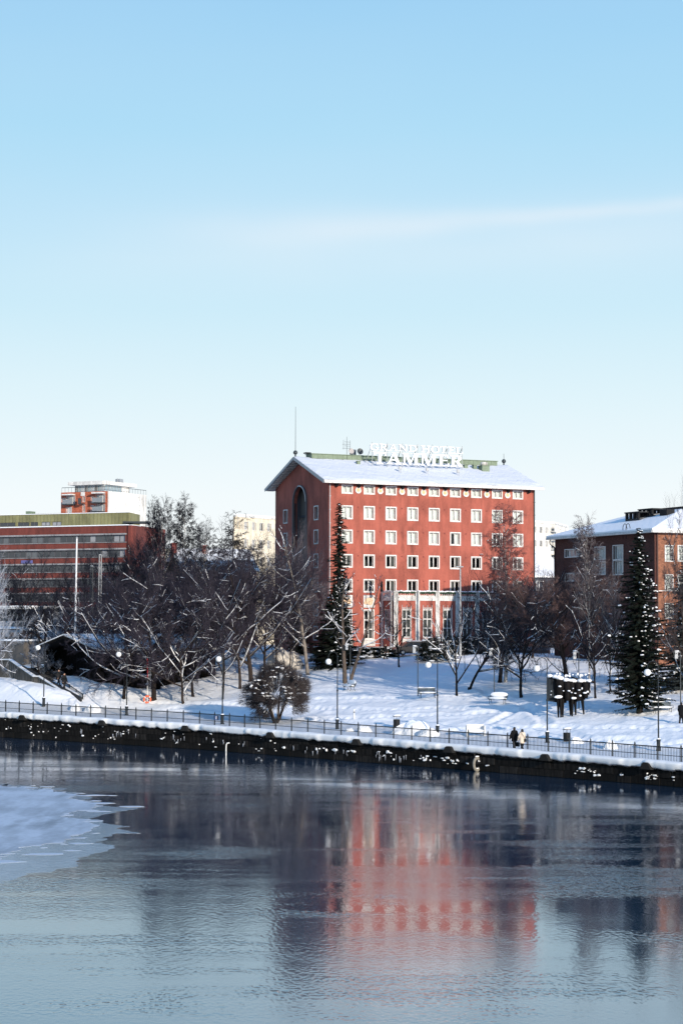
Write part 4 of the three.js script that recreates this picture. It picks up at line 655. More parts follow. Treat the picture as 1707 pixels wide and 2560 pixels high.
// ---------- dark wooden pavilion among the left trees ----------
{
  const c = [[136, 222], [248, 214], [540, 226]].map(([p, d]) => { const v = at(p, 1560, d); v.y = 3.6; return v; }), base = c[0].clone(); const b = thing('park_pavilion', 'low dark wooden pavilion with a snowy pitched roof behind the left trees', 'pavilion', base);
  const F = frame(c[0], c[1], base), S = frame(c[1], c[2], base), ey = F.on(190, 1625)[1], ry = F.on(192, 1594)[1], L = S.len, w = F.len, dk = mat(.008, .006, .005, { specularIntensity: .25, map: M.wood.map, roughness: .9 });
  const pl = []; mesh('gable_wall', F.put(extrude([[0, -.8], [w, -.8], [w, ey], [w / 2, ry - .1], [0, ey]], .3).translate(0, 0, -.3)), dk, b); mesh('side_wall', S.put(box(.3, -.8, -.3, L, ey, 0)), dk, b); mesh('back_wall', S.put(box(.3, -.8, -w, L, ey, -w + .3)), dk, b); mesh('end_wall', S.put(box(L - .3, -.8, -w + .3, L - .01, ey, -.3)), dk, b);
  for (let k = 0; k < 14; k++) mesh('plank', F.put(box(w * k / 14 + .03, -.6, .001, w * (k + 1) / 14 - .03, ey - .1, .04)), dk, b); for (let k = 0; k < 40; k++) mesh('plank', S.put(box(.4 + (L - .5) * k / 40, -.6, .001, .4 + (L - .5) * (k + 1) / 40 - .06, ey - .5, .04)), dk, b);
  const prof = (o, t0, t1) => [[.9 + o, ey - .25 + t0], [-w / 2, ry + t0], [-w - .9 - o, ey - .25 + t0], [-w - .9 - o, ey - .25 + t1], [-w / 2, ry + t1], [.9 + o, ey - .25 + t1]];
  const rg = (pts, x0, x1) => { const g = extrude(pts, x1 - x0); g.applyMatrix4(new THREE.Matrix4().makeBasis(V(0, 0, 1), V(0, 1, 0), V(-1, 0, 0))); g.translate(x1, 0, 0); return boxUV(S.put(g)); };
  const roof = mesh('roof', rg(prof(0, 0, .18), -.9, L + .6), mat(.06, .055, .055, { map: M.wood.map }), b); mesh('roof_snow', rg(prof(-.05, .185, .42), -.85, L + .55), M.snow, roof);
  mesh('verge_board', S.put(join([beam(V(-.95, ey - .15, .9), V(-.95, ry + .1, -w / 2), .06, .3), beam(V(-.95, ry + .1, -w / 2), V(-.95, ey - .15, -w - .9), .06, .3)])), M.wood, roof);
  const [kx, ky] = S.on(350, 1690, 1.2); mesh('lean_to', S.put(join([box(kx - 2.2, -.8, .05, kx + 2.4, ky, 1.9)])), dk, b); mesh('lean_to_snow', S.put(lump(kx, ky + .05, 1, 2.4, .16, 1.05, 3, 3, .12)), M.snowSmall, b);
}

// ---------- kiosk terraces at the far left, retaining wall and stairway ----------
{
  const p = at(-80, 1560, 262), q = at(86, 1560, 256); p.y = q.y = 7.4; const base = p.clone(), b = thing('terrace_pavilion', 'pale flat-roofed pavilion with stepped snowy terraces behind the frosted tree', 'pavilion', base), F = frame(p, q, base), L = F.len, Y = py => F.on(60, py)[1], X = px => F.on(px, 1560)[0];
  const pale = mat(.33, .35, .38, { map: rep(stuccoTex, .2) }), plank = mat(.3, .2, .17, { map: rep(streakTex, .4, .1) });
  mesh('roof', F.put(rbox(0, Y(1523), -6, L, Y(1521) + .12, .8, .05)), M.trim, b); mesh('roof_snow', F.put(rbox(.05, Y(1521) + .125, -5.9, L - .05, Y(1521) + .36, .75, .08)), M.snow, b); mesh('back_wall', F.put(box(0, -1, -6, L - .3, Y(1524), -3)), pale, b);
  for (const px of [-40, 0, 52, 66, 74]) mesh('column', F.put(box(X(px), Y(1556), -.3, X(px) + .28, Y(1524), .0)), M.darkMetal, b);
  mesh('upper_parapet', F.put(rbox(0, Y(1568), 0, X(87), Y(1553), .4, .03)), pale, b); for (const px of [-30, 34, 63]) mesh('wall_slot', F.put(box(X(px), Y(1567), .401, X(px) + .15, Y(1557), .42)), M.black, b); mesh('upper_terrace', F.put(box(0, -1, -2.9, L - .2, Y(1557), -.01)), M.snow, b);
  mesh('middle_snow', F.put(lump(X(-20), Y(1571), 2.2, X(112) - X(-20), .3, 1.9, 3, 4, .1)), M.snow, b); mesh('middle_wall', F.put(rbox(0, Y(1592), .41, X(106), Y(1575), 3.6, .05)), pale, b);
  for (let k = 0; k < 9; k++) mesh('panel', F.put(rbox(X(10 + k * 10.5), Y(1591), 3.6, X(19.8 + k * 10.5), Y(1581), 3.66, .01, 1)), k % 2 ? pale : plank, b); mesh('corner_pier', F.put(rbox(X(105), Y(1593), 2.6, X(116), Y(1576), 4, .03)), plank, b); mesh('pier_snow', F.put(lump(X(110), Y(1574), 3.3, .9, .2, .9, 3, 2, .1)), M.snowSmall, b);
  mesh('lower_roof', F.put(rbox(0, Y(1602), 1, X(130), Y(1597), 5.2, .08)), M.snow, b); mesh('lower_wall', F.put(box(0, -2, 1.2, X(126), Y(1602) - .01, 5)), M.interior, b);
}
{
  // the wall falls in steps towards the promenade, carrying a snowy coping
  const pts = [[-60, 1650, 225], [23, 1650, 221], [83, 1692, 216], [97, 1692, 215.4], [172, 1740, 210]].map(([x, y, d]) => at(x, y, d)); const base = pts[4].clone(); base.y = 3; const w = thing('retaining_wall', 'stained concrete retaining wall with a snowy sloping top beside the stairway', 'wall', base);
  for (let i = 0; i < 4; i++) { const F = frame(pts[i], pts[i + 1], base), a = pts[i].y - base.y, b = pts[i + 1].y - base.y; const lo = Math.min(b, 0) - 1.6; const g = extrude([[i ? 0 : 0, lo], [F.len, lo], [F.len, b - .12], [0, a - .12]], .35); g.translate(0, 0, -.35); mesh('wall_section', boxUV(F.put(g)), M.concrete, w); mesh('coping', F.put(beam(V(-.02, a - .06, -.175), V(F.len + .02, b - .06, -.175), .46, .12)), M.concrete, w); mesh('coping_snow', F.put(beam(V(-.02, a + .06, -.175), V(F.len + .02, b + .06, -.175), .4, .13)), M.snowSmall, w); }
  // stairway
  const s0 = at(60, 1656, 219), s1 = at(206, 1742, 208.5); const sb = s1.clone(); sb.y -= .2; const s = thing('stairway', 'dark outdoor stairway descending to the promenade at the left', 'stairs', sb), F = frame(s0, s1, sb); const n = 22;
  for (let i = 0; i < n; i++) { const t = i / n, y = lerp(s0.y, s1.y, t) - sb.y - .6; mesh('step', F.put(rbox(F.len * t, y - 1, -2.2, F.len * (t + 1 / n) - .005, y, 0, .02, 1)), mat(.03, .03, .032), s); }
  mesh('string_wall', F.put(extrude([[0, s0.y - sb.y - 1.7], [F.len, s1.y - sb.y - .8], [F.len, s1.y - sb.y - .05], [0, s0.y - sb.y - .35]], .2).translate(0, 0, .002)), mat(.02, .02, .021), s);
  // railing on the far side
  const r0 = at(80, 1648, 222), r1 = at(208, 1736, 209), rb = r1.clone(); rb.y -= 1.1; const r = thing('stair_railing', 'dark iron railing climbing along the outdoor stairway', 'railing', rb), RF = frame(r0, r1, rb), dy0 = r0.y - rb.y, dy1 = r1.y - rb.y;
  for (const [nm, e] of [['top_rail', 0], ['bottom_rail', -.95]]) mesh(nm, RF.put(beam(V(0, dy0 + e, 0), V(RF.len, dy1 + e, 0), .06, .06)), M.iron, r);
  for (let k = 0; k <= 8; k++) { const x = RF.len * k / 8, y = lerp(dy0, dy1, k / 8); mesh('post', RF.put(box(x - .04, y - 1.15, -.04, x + .04, y + .1, .04)), M.iron, r); } const bars = []; for (let k = 0; k < 90; k++) { const x = RF.len * k / 90, y = lerp(dy0, dy1, k / 90); bars.push(RF.put(box(x - .012, y - .95, -.012, x + .012, y, .012))); } stuff(mesh('bars', bars, M.iron, r));
  const mk = (px, py, D) => at(px, py, D); globalThis.STAIR = { a: mk(147, 1700, 213), b: mk(161, 1708, 212) };
}

// ---------- cars on the street ----------
function car(label, p, turn, L, H, colour, snow) {
  const c = thing('parked_car', label, 'car', p, turn, 'cars parked before the hotel'); const w = .86, k = L / 4.4;
  const body = extrude([[-2.2, .32], [-2.18, .72], [-2.05, .88], [-1.35, .98], [1.3, .98], [2.0, .82], [2.2, .62], [2.2, .32]].map(([x, y]) => [x * k, y * H]), 1.6, [], .06); body.translate(0, 0, -.8);
  const pm = mat(...colour, { roughness: .35, clearcoat: .6, clearcoatRoughness: .15 }); mesh('body', boxUV(body), pm, c);
  const cab = extrude([[-2.0, .95], [-1.75, 1.38], [-1.2, 1.5], [.2, 1.5], [.75, 1.3], [1.25, .96]].map(([x, y]) => [x * k, y * H]), 1.36, [], .07); cab.translate(0, 0, -.68); mesh('cabin', boxUV(cab), pm, c);
  for (const s of [-1, 1]) for (const q of [[[-1.75, 1.0], [-1.6, 1.34], [-1.05, 1.42], [-.95, 1.0]], [[-.85, 1.0], [-.93, 1.43], [-.1, 1.43], [-.05, 1.0]], [[.05, 1.0], [.02, 1.42], [.25, 1.42], [.68, 1.25], [1.0, 1.0]]]) { const g = extrude(q.map(([x, y]) => [x * k, y * H]), .02); g.translate(0, 0, s > 0 ? .745 : -.765); mesh('window', g, M.darkGlass, c); }
  for (const x of [-1.35, 1.35]) for (const s of [-1, 1]) { const g = lathe([[0, -.1], [.2, -.11], [.3, -.1], [.33, -.04], [.33, .1], [.3, .12], [0, .12]], 20).rotateX(Math.PI / 2 * s); g.translate(x * k, .33, s * .8); const wh = mesh('wheel', g, M.black, c); mesh('rim', lathe([[0, .14], [.17, .13], [.2, .11]], 14).rotateX(Math.PI / 2 * s).translate(x * k, .33, s * .8), M.paleMetal, wh); }
  for (const s of [-1, 1]) { mesh('headlight', rbox(2.12 * k, .6 * H, s * .55 - .16, 2.23 * k, .74 * H, s * .55 + .16, .03), mat(.5, .5, .52, { roughness: .1 }), c); mesh('tail_light', rbox(-2.28 * k, .66 * H, s * .6 - .14, -2.16 * k, .84 * H, s * .6 + .14, .03), mat(.2, .01, .01, { roughness: .2 }), c); mesh('mirror', rbox(.78 * k, .98 * H, s * .9 - .1, .95 * k, 1.1 * H, s * .9 + .1, .03), M.black, c); }
  if (snow) mesh('roof_snow', lump(-.5 * k, 1.56 * H, 0, 1.0 * k, .08, .62, 4, 3, .12), M.snowSmall, c); return c;
}
{
  const T = HPHI + Math.PI; const g = (px, D) => standing(px, D);
  car('black estate car parked before the hotel portico, with light snow on its roof', g(1025, 231), T, 4.4, 1.02, [.008, .008, .01], true);
  car('dark car parked left of the twin-stemmed tree, mostly hidden', g(828, 229), T + .05, 4.5, .98, [.007, .008, .009], false);
  car('dark car parked under the bare trees right of the portico', g(1168, 233), T, 4.4, 1.0, [.008, .008, .009], true);
  const n = thing('notice_board', 'small dark notice board with a white sheet left of the dark car', 'notice board', g(799, 229), .2); mesh('post', [box(-.42, 0, -.04, -.34, 1.9, .04), box(.34, 0, -.04, .42, 1.9, .04)], M.black, n); mesh('board', [rbox(-.5, .7, -.05, .5, 1.85, .05, .03)], M.black, n); mesh('sheet', [box(-.3, .85, .051, .3, 1.6, .06)], M.white, n); mesh('board_roof', [rbox(-.62, 1.86, -.3, .62, 1.93, .3, .03)], M.snowSmall, n);
}

// ---------- railing on the quay ----------
{
  const r = thing('quay_railing', 'long black iron railing with upright bars along the quay edge', 'railing');
  const step = 2.13, A0 = -10.3, n = 50, at_ = (a, y) => quay(a, .42, promY(a) + y);
  const post = mergeGeometries([box(-.05, 0, -.05, .05, 1.28, .05), (() => { const g = new THREE.ConeGeometry(.05, .14, 6); g.translate(0, 1.35, 0); return g.toNonIndexed(); })(), box(-.07, 0, -.07, .07, .07, .07)]);
  for (let i = 0; i <= n; i++) { const o = mesh('post', post, M.iron, r); const p = at_(A0 + i * step, -.02); o.position.copy(p); }
  for (const [nm, y, w] of [['top_rail', 1.1, .075], ['middle_rail', .52, .042], ['bottom_rail', .12, .042]]) {
    const gs = []; for (let i = 0; i < n; i++) gs.push(beam(at_(A0 + i * step, y), at_(A0 + (i + 1) * step, y), w, w)); mesh(nm, gs, M.iron, r);
  }
  const bars = [], bar = box(-.016, .12, -.016, .016, 1.1, .016);
  for (let i = 0; i < n; i++) for (let k = 1; k < 15; k++) { const g = bar.clone(), p = at_(A0 + (i + k / 15) * step, 0); g.translate(p.x, p.y, p.z); bars.push(g); }
  stuff(mesh('bars', bars, M.iron, r));
  // small blue sign fixed to the railing
  let lo = 0, hi = QL; for (let i = 0; i < 30; i++) { const m = (lo + hi) / 2, p = at_(m, .8).project(camera); if ((p.x + 1) / 2 * W0 < 541) lo = m; else hi = m; }
  const s = thing('railing_sign', 'small square blue sign hung on the quay railing', 'sign', at_(lo, .82), .55);
  mesh('plate', rbox(-.19, -.19, .05, .19, .19, .075, .012), mat(.02, .06, .2, { roughness: .4 }), s);
  for (const y of [-.09, 0, .09]) mesh('white_line', box(-.12, y - .018, .0755, .12, y + .018, .078), M.white, s);
}

// ---------- globe lamps on the promenade ----------
{
  const arc = []; for (let i = 0; i <= 14; i++) { const t = Math.PI * i / 14; arc.push(V(-.42 + .42 * Math.cos(t), 6.5 + .46 * Math.sin(t), 0)); }
  const lampGeo = {
    base: [lathe([[0, 0], [.19, 0], [.19, .08], [.15, .14], [.15, .72], [.17, .76], [.17, .86], [.1, .9], [.06, .95], [0, .95]], 16)],
    pole: [rod(V(0, .9, 0), V(0, 3.5, 0), .062, .056, 12), rod(V(0, 3.5, 0), V(0, 6.52, 0), .046, .038, 12), lathe([[.045, 3.38], [.085, 3.42], [.085, 3.52], [.045, 3.58]], 14)],
    arm: [tube([V(0, 6.4, 0), ...arc], .028, 8, 40), rod(V(-.84, 6.52, 0), V(-.84, 6.36, 0), .02, .02, 6), lathe([[0, 6.4], [.07, 6.4], [.1, 6.3], [0, 6.3]], 12).translate(-.84, 0, 0)],
    globe: [ball(-.84, 6.08, 0, .27, 24, 16)],
    snow: [lump(0, .93, 0, .17, .07, .17, 3, 2, .15)],
  };
  const proto = (label, p, turn) => { const l = thing('globe_lamp', label, 'street lamp', p, turn, 'globe lamps along the promenade'); mesh('base', lampGeo.base, M.iron, l); mesh('pole', lampGeo.pole, M.iron, l); mesh('arm', lampGeo.arm, M.iron, l); mesh('globe', lampGeo.globe, M.globe, l); mesh('snow_cap', lampGeo.snow, M.snowSmall, l); return l; };
  const rows = [
    [110, 1766, 14, 'leftmost globe street lamp, in front of the outdoor stairway'],
    [317, 1788, 22, 'globe street lamp on the promenade left of the orange lifebuoy post'],
    [556, 1811, 9, 'globe street lamp between the low crooked tree and the round snowy bush'],
    [843, 1823, 23, 'globe street lamp right of the round snowy bush, left of the white bollard'],
    [1093, 1840, 24, 'globe street lamp beside the largest snow heap on the promenade'],
    [1367, 1857, 27, 'globe street lamp directly beside the dark sculpture on legs'],
    [1645, 1877, 30, 'rightmost globe street lamp, in front of the big spruce'],
  ];
  let first;
  for (const [px, py, off, label] of rows) {
    const p = ground(px, py), D = -p.z, turn = Math.acos(clamp(off / pxm(D) / .86, .2, 1)) ;
    if (!first) first = proto(label, p, turn); else { const c = copyOf(first, label); c.position.copy(p); c.rotation.y = turn; }
    p.y -= .1;
  }
}
// ---------- slim box-headed lamps on the lawn, tall masts, flagpole ----------
{
  const make = (name, h, label) => { const o = thing(name, label, 'street lamp', [0, 0, 0], 0, 'slim lawn lamps'); mesh('pole', [rod(V(0, -.1, 0), V(0, h, 0), .05, .04, 8)], M.darkMetal, o); mesh('lamp_head', [rbox(-.5, h - .62, -.11, -.22, h + .05, .11, .02), box(-.3, h - .06, -.03, .03, h, .03)], M.paleMetal, o); mesh('snow_cap', [lump(-.3, h + .06, 0, .22, .06, .12, 5, 1, .2)], M.snowSmall, o); return o; };
  const rows = [[1044, 1740, 1617, 'slim grey box-headed lamp post behind the bench with a green back'], [1235, 1750, 1624, 'slim grey box-headed lamp post just behind the snow-covered bench among bare trees'], [1446, 1771, 1630, 'slim grey box-headed lamp post rising behind the dark sculpture'], [1700, 1760, 1630, 'slim grey box-headed lamp post at the right edge beside the spruces'], [875, 1709, 1612, 'slim grey box-headed lamp post close to the thick twin-stemmed tree']];
  let f; for (const [px, py, top, label] of rows) { const p = ground(px, py), h = (py - top) / pxm(-p.z); const o = f ? copyOf(f, label) : (f = make('lawn_lamp', 4.6, label)); o.position.copy(p); o.scale.y = h / 4.6; }
  const mp = standing(1150, 229); const mast = thing('lamp_mast', 'tall pale grey lamp mast standing before the hotel portico', 'street lamp', mp);
  const mh = at(1150, 1418, 229).y - mp.y; mesh('pole', [rod(V(0, 0, 0), V(0, mh * .5, 0), .15, .12, 12), rod(V(0, mh * .5, 0), V(0, mh, 0), .11, .08, 12)], M.paleMetal, mast); mesh('lamp_head', [rbox(-.5, mh - .02, -.13, .35, mh + .12, .13, .04)], M.paleMetal, mast); mesh('collar', [lathe([[.12, mh * .5 - .1], [.17, mh * .5], [.12, mh * .5 + .1]], 12)], M.darkMetal, mast);
  const fp = standing(188, 226); const flag = thing('flagpole', 'tall white flagpole without a flag behind the pavilion gable', 'flagpole', fp);
  const fh = at(191, 1346, 226).y - fp.y; mesh('pole', [rod(V(0, 0, 0), V(.12, fh, 0), .15, .085, 12)], mat(.75, .76, .78, { roughness: .5 }), flag); mesh('finial', [ball(.12, fh + .08, 0, .12)], M.paleMetal, flag); mesh('base', [lathe([[0, 0], [.3, 0], [.3, .25], [.16, .5], [0, .5]], 12)], M.concrete, flag);
  for (const [px, D, top, label] of [[250, 240, 1388, 'pale lattice utility mast right of the flagpole'], [229, 243, 1416, 'shorter dark utility mast just right of the flagpole']]) {
    const p = standing(px, D), h = at(px, top, D).y - p.y, o = thing('utility_mast', label, 'mast', p); const s = [], c = [];
    for (const [x, z] of [[-1, -1], [1, -1], [1, 1], [-1, 1]]) s.push(rod(V(x * .22, 0, z * .22), V(x * .12, h, z * .12), .045, .04, 5));
    for (let y = .2; y < h - .9; y += .8) { const w = lerp(.22, .12, y / h); c.push(rod(V(-w, y, w), V(w, y + .8, w), .025, .025, 4), rod(V(w, y, -w), V(-w, y + .8, -w), .025, .025, 4), rod(V(-w, y, -w), V(-w, y + .8, w), .025, .025, 4), rod(V(w, y, w), V(w, y + .8, -w), .025, .025, 4)); }
    mesh('corner_rods', s, top < 1400 ? M.paleMetal : M.darkMetal, o); mesh('lattice', c, top < 1400 ? M.paleMetal : M.darkMetal, o); mesh('cap', [box(-.14, h, -.14, .14, h + .12, .14)], M.paleMetal, o);
  }
}

// ---------- benches, bins, bollard, heaps of snow ----------
{
  const seatM = mat(.10, .17, .17, { map: M.wood.map, roughness: .7 });
  const bench = (label, p, turn, whole) => {
    const o = thing('park_bench', label, 'bench', p, turn, 'park benches on the lawn');
    for (let k = 0; k < 4; k++) mesh('seat_slat', rbox(-.9, .43, -.22 + k * .13, .9, .47, -.12 + k * .13, .01, 1), seatM, o);
    for (let k = 0; k < 4; k++) mesh('back_slat', rbox(-.9, .53 + k * .115, -.29 - k * .035, .9, .62 + k * .115, -.26 - k * .035, .01, 1), seatM, o);
    for (const x of [-.72, .72]) mesh('leg', [tube([V(x, 0, .3), V(x, .2, .2), V(x, .42, .28)], .025, 6, 10), tube([V(x, 0, -.3), V(x, .25, -.18), V(x, .5, -.24), V(x, .95, -.42)], .025, 6, 12), rod(V(x, .41, .28), V(x, .41, -.24), .022)], M.iron, o);
    mesh('armrest', [tube([V(-.88, .46, .25), V(-.88, .68, .2), V(-.88, .66, -.3)], .022, 6, 10), tube([V(.88, .46, .25), V(.88, .68, .2), V(.88, .66, -.3)], .022, 6, 10)], M.iron, o);
    mesh('snow_cover', whole ? [lump(0, .53, .02, .92, .15, .32, 4, 3, .12), lump(0, .86, -.3, .9, .26, .16, 9, 3, .12)] : [lump(0, .52, .04, .88, .1, .28, 4, 3, .14), lump(0, .98, -.38, .9, .05, .07, 8, 2, .1)], M.snowSmall, o);
    return o;
  };
  for (const [px, py, turn, whole, label] of [[873, 1727, -1.1, true, 'snow-covered bench seen from its end, left of the lawn centre, before the twin-stemmed tree'], [1068, 1745, .25, false, 'park bench with its green back clear of snow, in the middle of the lawn'], [1243, 1760, -.5, true, 'bench buried under thick snow beneath the bare trees, left of the sculpture'], [1655, 1783, .2, false, 'pale green park bench under the big spruce at the right edge']]) bench(label, ground(px, py), turn, whole);
  const wp = ground(1188, 1842), w = thing('white_bench', 'white painted bench heaped with snow beside the promenade, left of the walking couple', 'bench', wp, .1);
  for (let k = 0; k < 4; k++) mesh('seat_slat', rbox(-.8, .4, -.2 + k * .12, .8, .44, -.1 + k * .12, .01, 1), M.white, w);
  for (let k = 0; k < 5; k++) mesh('back_slat', rbox(-.8, .5 + k * .1, -.27 - k * .02, .8, .58 + k * .1, -.24 - k * .02, .01, 1), M.white, w);
  for (const x of [-.76, .76]) mesh('side_panel', rbox(x - .06, 0, -.34, x + .06, .95, .32, .02), M.white, w);
  mesh('snow_cover', [lump(0, .5, .05, .74, .16, .3, 2, 3, .15), lump(0, 1.0, -.3, .8, .09, .12, 3, 2, .15)], M.snowSmall, w);

  for (const [px, py, label] of [[991, 1818, 'black litter bin with a snow-capped roof left of the largest snow heap'], [1416, 1853, 'black litter bin with a snow-capped roof below the sculpture on legs']]) {
    const o = thing('litter_bin', label, 'litter bin', ground(px, py), .3, 'roofed litter bins');
    mesh('bin_body', [lathe([[0, 0], [.27, 0], [.3, .05], [.3, .68], [.27, .7], [.26, .5], [0, .5]], 18)], M.black, o);
    for (let k = 0; k < 4; k++) { const t = k * Math.PI / 2 + .6; mesh('roof_post', [rod(V(.27 * Math.cos(t), .66, .27 * Math.sin(t)), V(.27 * Math.cos(t), .98, .27 * Math.sin(t)), .016, .016, 5)], M.black, o); }
    mesh('roof', [lathe([[0, 1.04], [.2, 1.02], [.36, .97], [.36, .95], [0, .97]], 18)], M.black, o);
    mesh('snow_cap', [lump(0, 1.05, 0, .36, .13, .36, 6, 3, .12)], M.snowSmall, o);
  }
  const bp = ground(885, 1798), b = thing('bollard', 'slim white bollard standing alone on the snowy lawn', 'bollard', bp); mesh('post', [lathe([[0, -.05], [.075, -.05], [.075, .8], [.06, .84], [0, .86]], 12)], M.white, b); mesh('snow_cap', [lump(0, .88, 0, .1, .05, .1, 2, 2, .1)], M.snowSmall, b); mesh('band', [lathe([[.077, .6], [.079, .62], [.079, .68], [.077, .7]], 12)], M.darkMetal, b);
  for (const [px, py, w_, h, label] of [
    [1036, 1836, 106, 36, 'largest pointed snow heap, right of the left litter bin'], [1072, 1840, 56, 22, 'low snow heap leaning on the right side of the largest heap'], [911, 1830, 34, 18, 'small snow heap with a dark stone showing at its left end'], [874, 1829, 22, 9, 'smallest low snow heap by the railing, right of the fourth lamp'],
    [1440, 1858, 34, 15, 'lumpy snow heap against the right litter bin'], [1523, 1872, 36, 22, 'rounded snow heap alone between the right litter bin and the rightmost lamp'], [188, 1776, 28, 15, 'snow heap on the promenade right of the leftmost lamp'], [232, 1780, 40, 20, 'wide rough snow heap below the foot of the stairway'], [717, 1672, 92, 50, 'big dirty ploughed snow bank behind the round bush']]) {
    const p = ground(px, py), k = pxm(-p.z), o = tag(mesh('snow_heap', lump(0, 0, 0, w_ / k / 2, h / k, w_ / k / 2.3, px, 4, .3), px === 717 ? mat(.6, .56, .5, { roughness: .95, bumpMap: M.snow.bumpMap, bumpScale: .1 }) : M.snow, scene), label, 'snow heap', 'snow heaps');
    o.position.copy(p); o.geometry = boxUV(o.geometry); o.geometry = (() => { const g = o.geometry; const q = g.attributes.position; if (px === 1036) for (let i = 0; i < q.count; i++) { const y = q.getY(i); if (y > 0) { const t = y / (h / k); q.setX(i, q.getX(i) * (1 - .35 * t)); q.setZ(i, q.getZ(i) * (1 - .35 * t)); } } g.computeVertexNormals(); return g; })();
  }
  const st = ground(898, 1829); const so = tag(mesh('kerb_stone', lump(0, .18, 0, .16, .24, .2, 6, 2, .2), M.granite, scene), 'dark stone sticking out of a small snow heap by the railing', 'stone'); so.position.copy(st);
}

// ---------- lifebuoy post, standpipe, tyre ----------
{
  const p = ground(369, 1757), D = -p.z, k = pxm(D), h = 112 / k, o = thing('lifebuoy_post', 'orange lifebuoy on a red and white post by the left trees', 'lifebuoy', p);
  const red = mat(.55, .03, .04, { roughness: .5 }), or = mat(.75, .13, .05, { roughness: .5 });
  mesh('post', [rod(V(0, 0, 0), V(0, h * .55, 0), .05, .05, 8)], M.white, o); mesh('red_top', [rod(V(0, h * .55, 0), V(-.02, h, 0), .06, .05, 8), rbox(-.11, h * .8, -.03, .09, h, .03, .02)], red, o);
  const ring = new THREE.TorusGeometry(.34, .095, 12, 36); ring.translate(0, .36, .12); mesh('lifebuoy', [ring], or, o);
  for (let i = 0; i < 4; i++) { const t = i * Math.PI / 2 + .78, g = new THREE.TorusGeometry(.34, .1, 10, 6, .3); g.rotateZ(t - .15); g.translate(0, .36, .12); mesh('white_band', [g], M.white, o); }
  const lad = [rod(V(.16, h * .1, 0), V(.16, h * .78, 0), .025), rod(V(.3, h * .1, 0), V(.3, h * .78, 0), .025)]; for (let y = .2; y < .78; y += .07) lad.push(rod(V(.16, h * y, 0), V(.3, h * y, 0), .018, .018, 5)); mesh('ladder', lad, M.paleMetal, o);

  const sp = onWater(568, 1889); sp.addScaledVector(N, -.12); const s = thing('standpipe', 'white bent pipe standing in the water against the quay wall', 'pipe', sp); mesh('pipe', [tube([V(0, -.4, 0), V(0, .7, 0), V(.03, .98, 0), V(.16, 1.1, .02), V(.3, 1.1, .03)], .055, 10, 30)], mat(.72, .72, .7, { roughness: .5 }), s); mesh('pipe_flange', [lathe([[.05, .3], [.09, .3], [.09, .36], [.05, .36]], 12)], M.paleMetal, s);
  const tp = onWater(1196, 1928); tp.addScaledVector(N, -.22); const t = thing('mooring_tyre', 'old pale frosted tyre hanging from ropes on the quay wall', 'tyre', [tp.x, .06, tp.z], .81);
  const tg = new THREE.TorusGeometry(.42, .12, 12, 36); tg.scale(.86, 1.12, 1); tg.translate(0, .5, 0); mesh('tyre', [tg], mat(.28, .26, .22, { map: rep(stuccoTex, 6), roughness: .9 }), t);
  for (const x of [-.2, .2]) mesh('rope', [rod(V(x, .85, 0), V(x * 1.3, 1.35, -.02), .02, .02, 6)], M.concrete, t);
  mesh('snow_cap', [lump(0, .17, .03, .22, .05, .1, 3, 2, .2), lump(.05, 1.1, .02, .22, .06, .1, 5, 2, .2)], M.snowSmall, t);
}

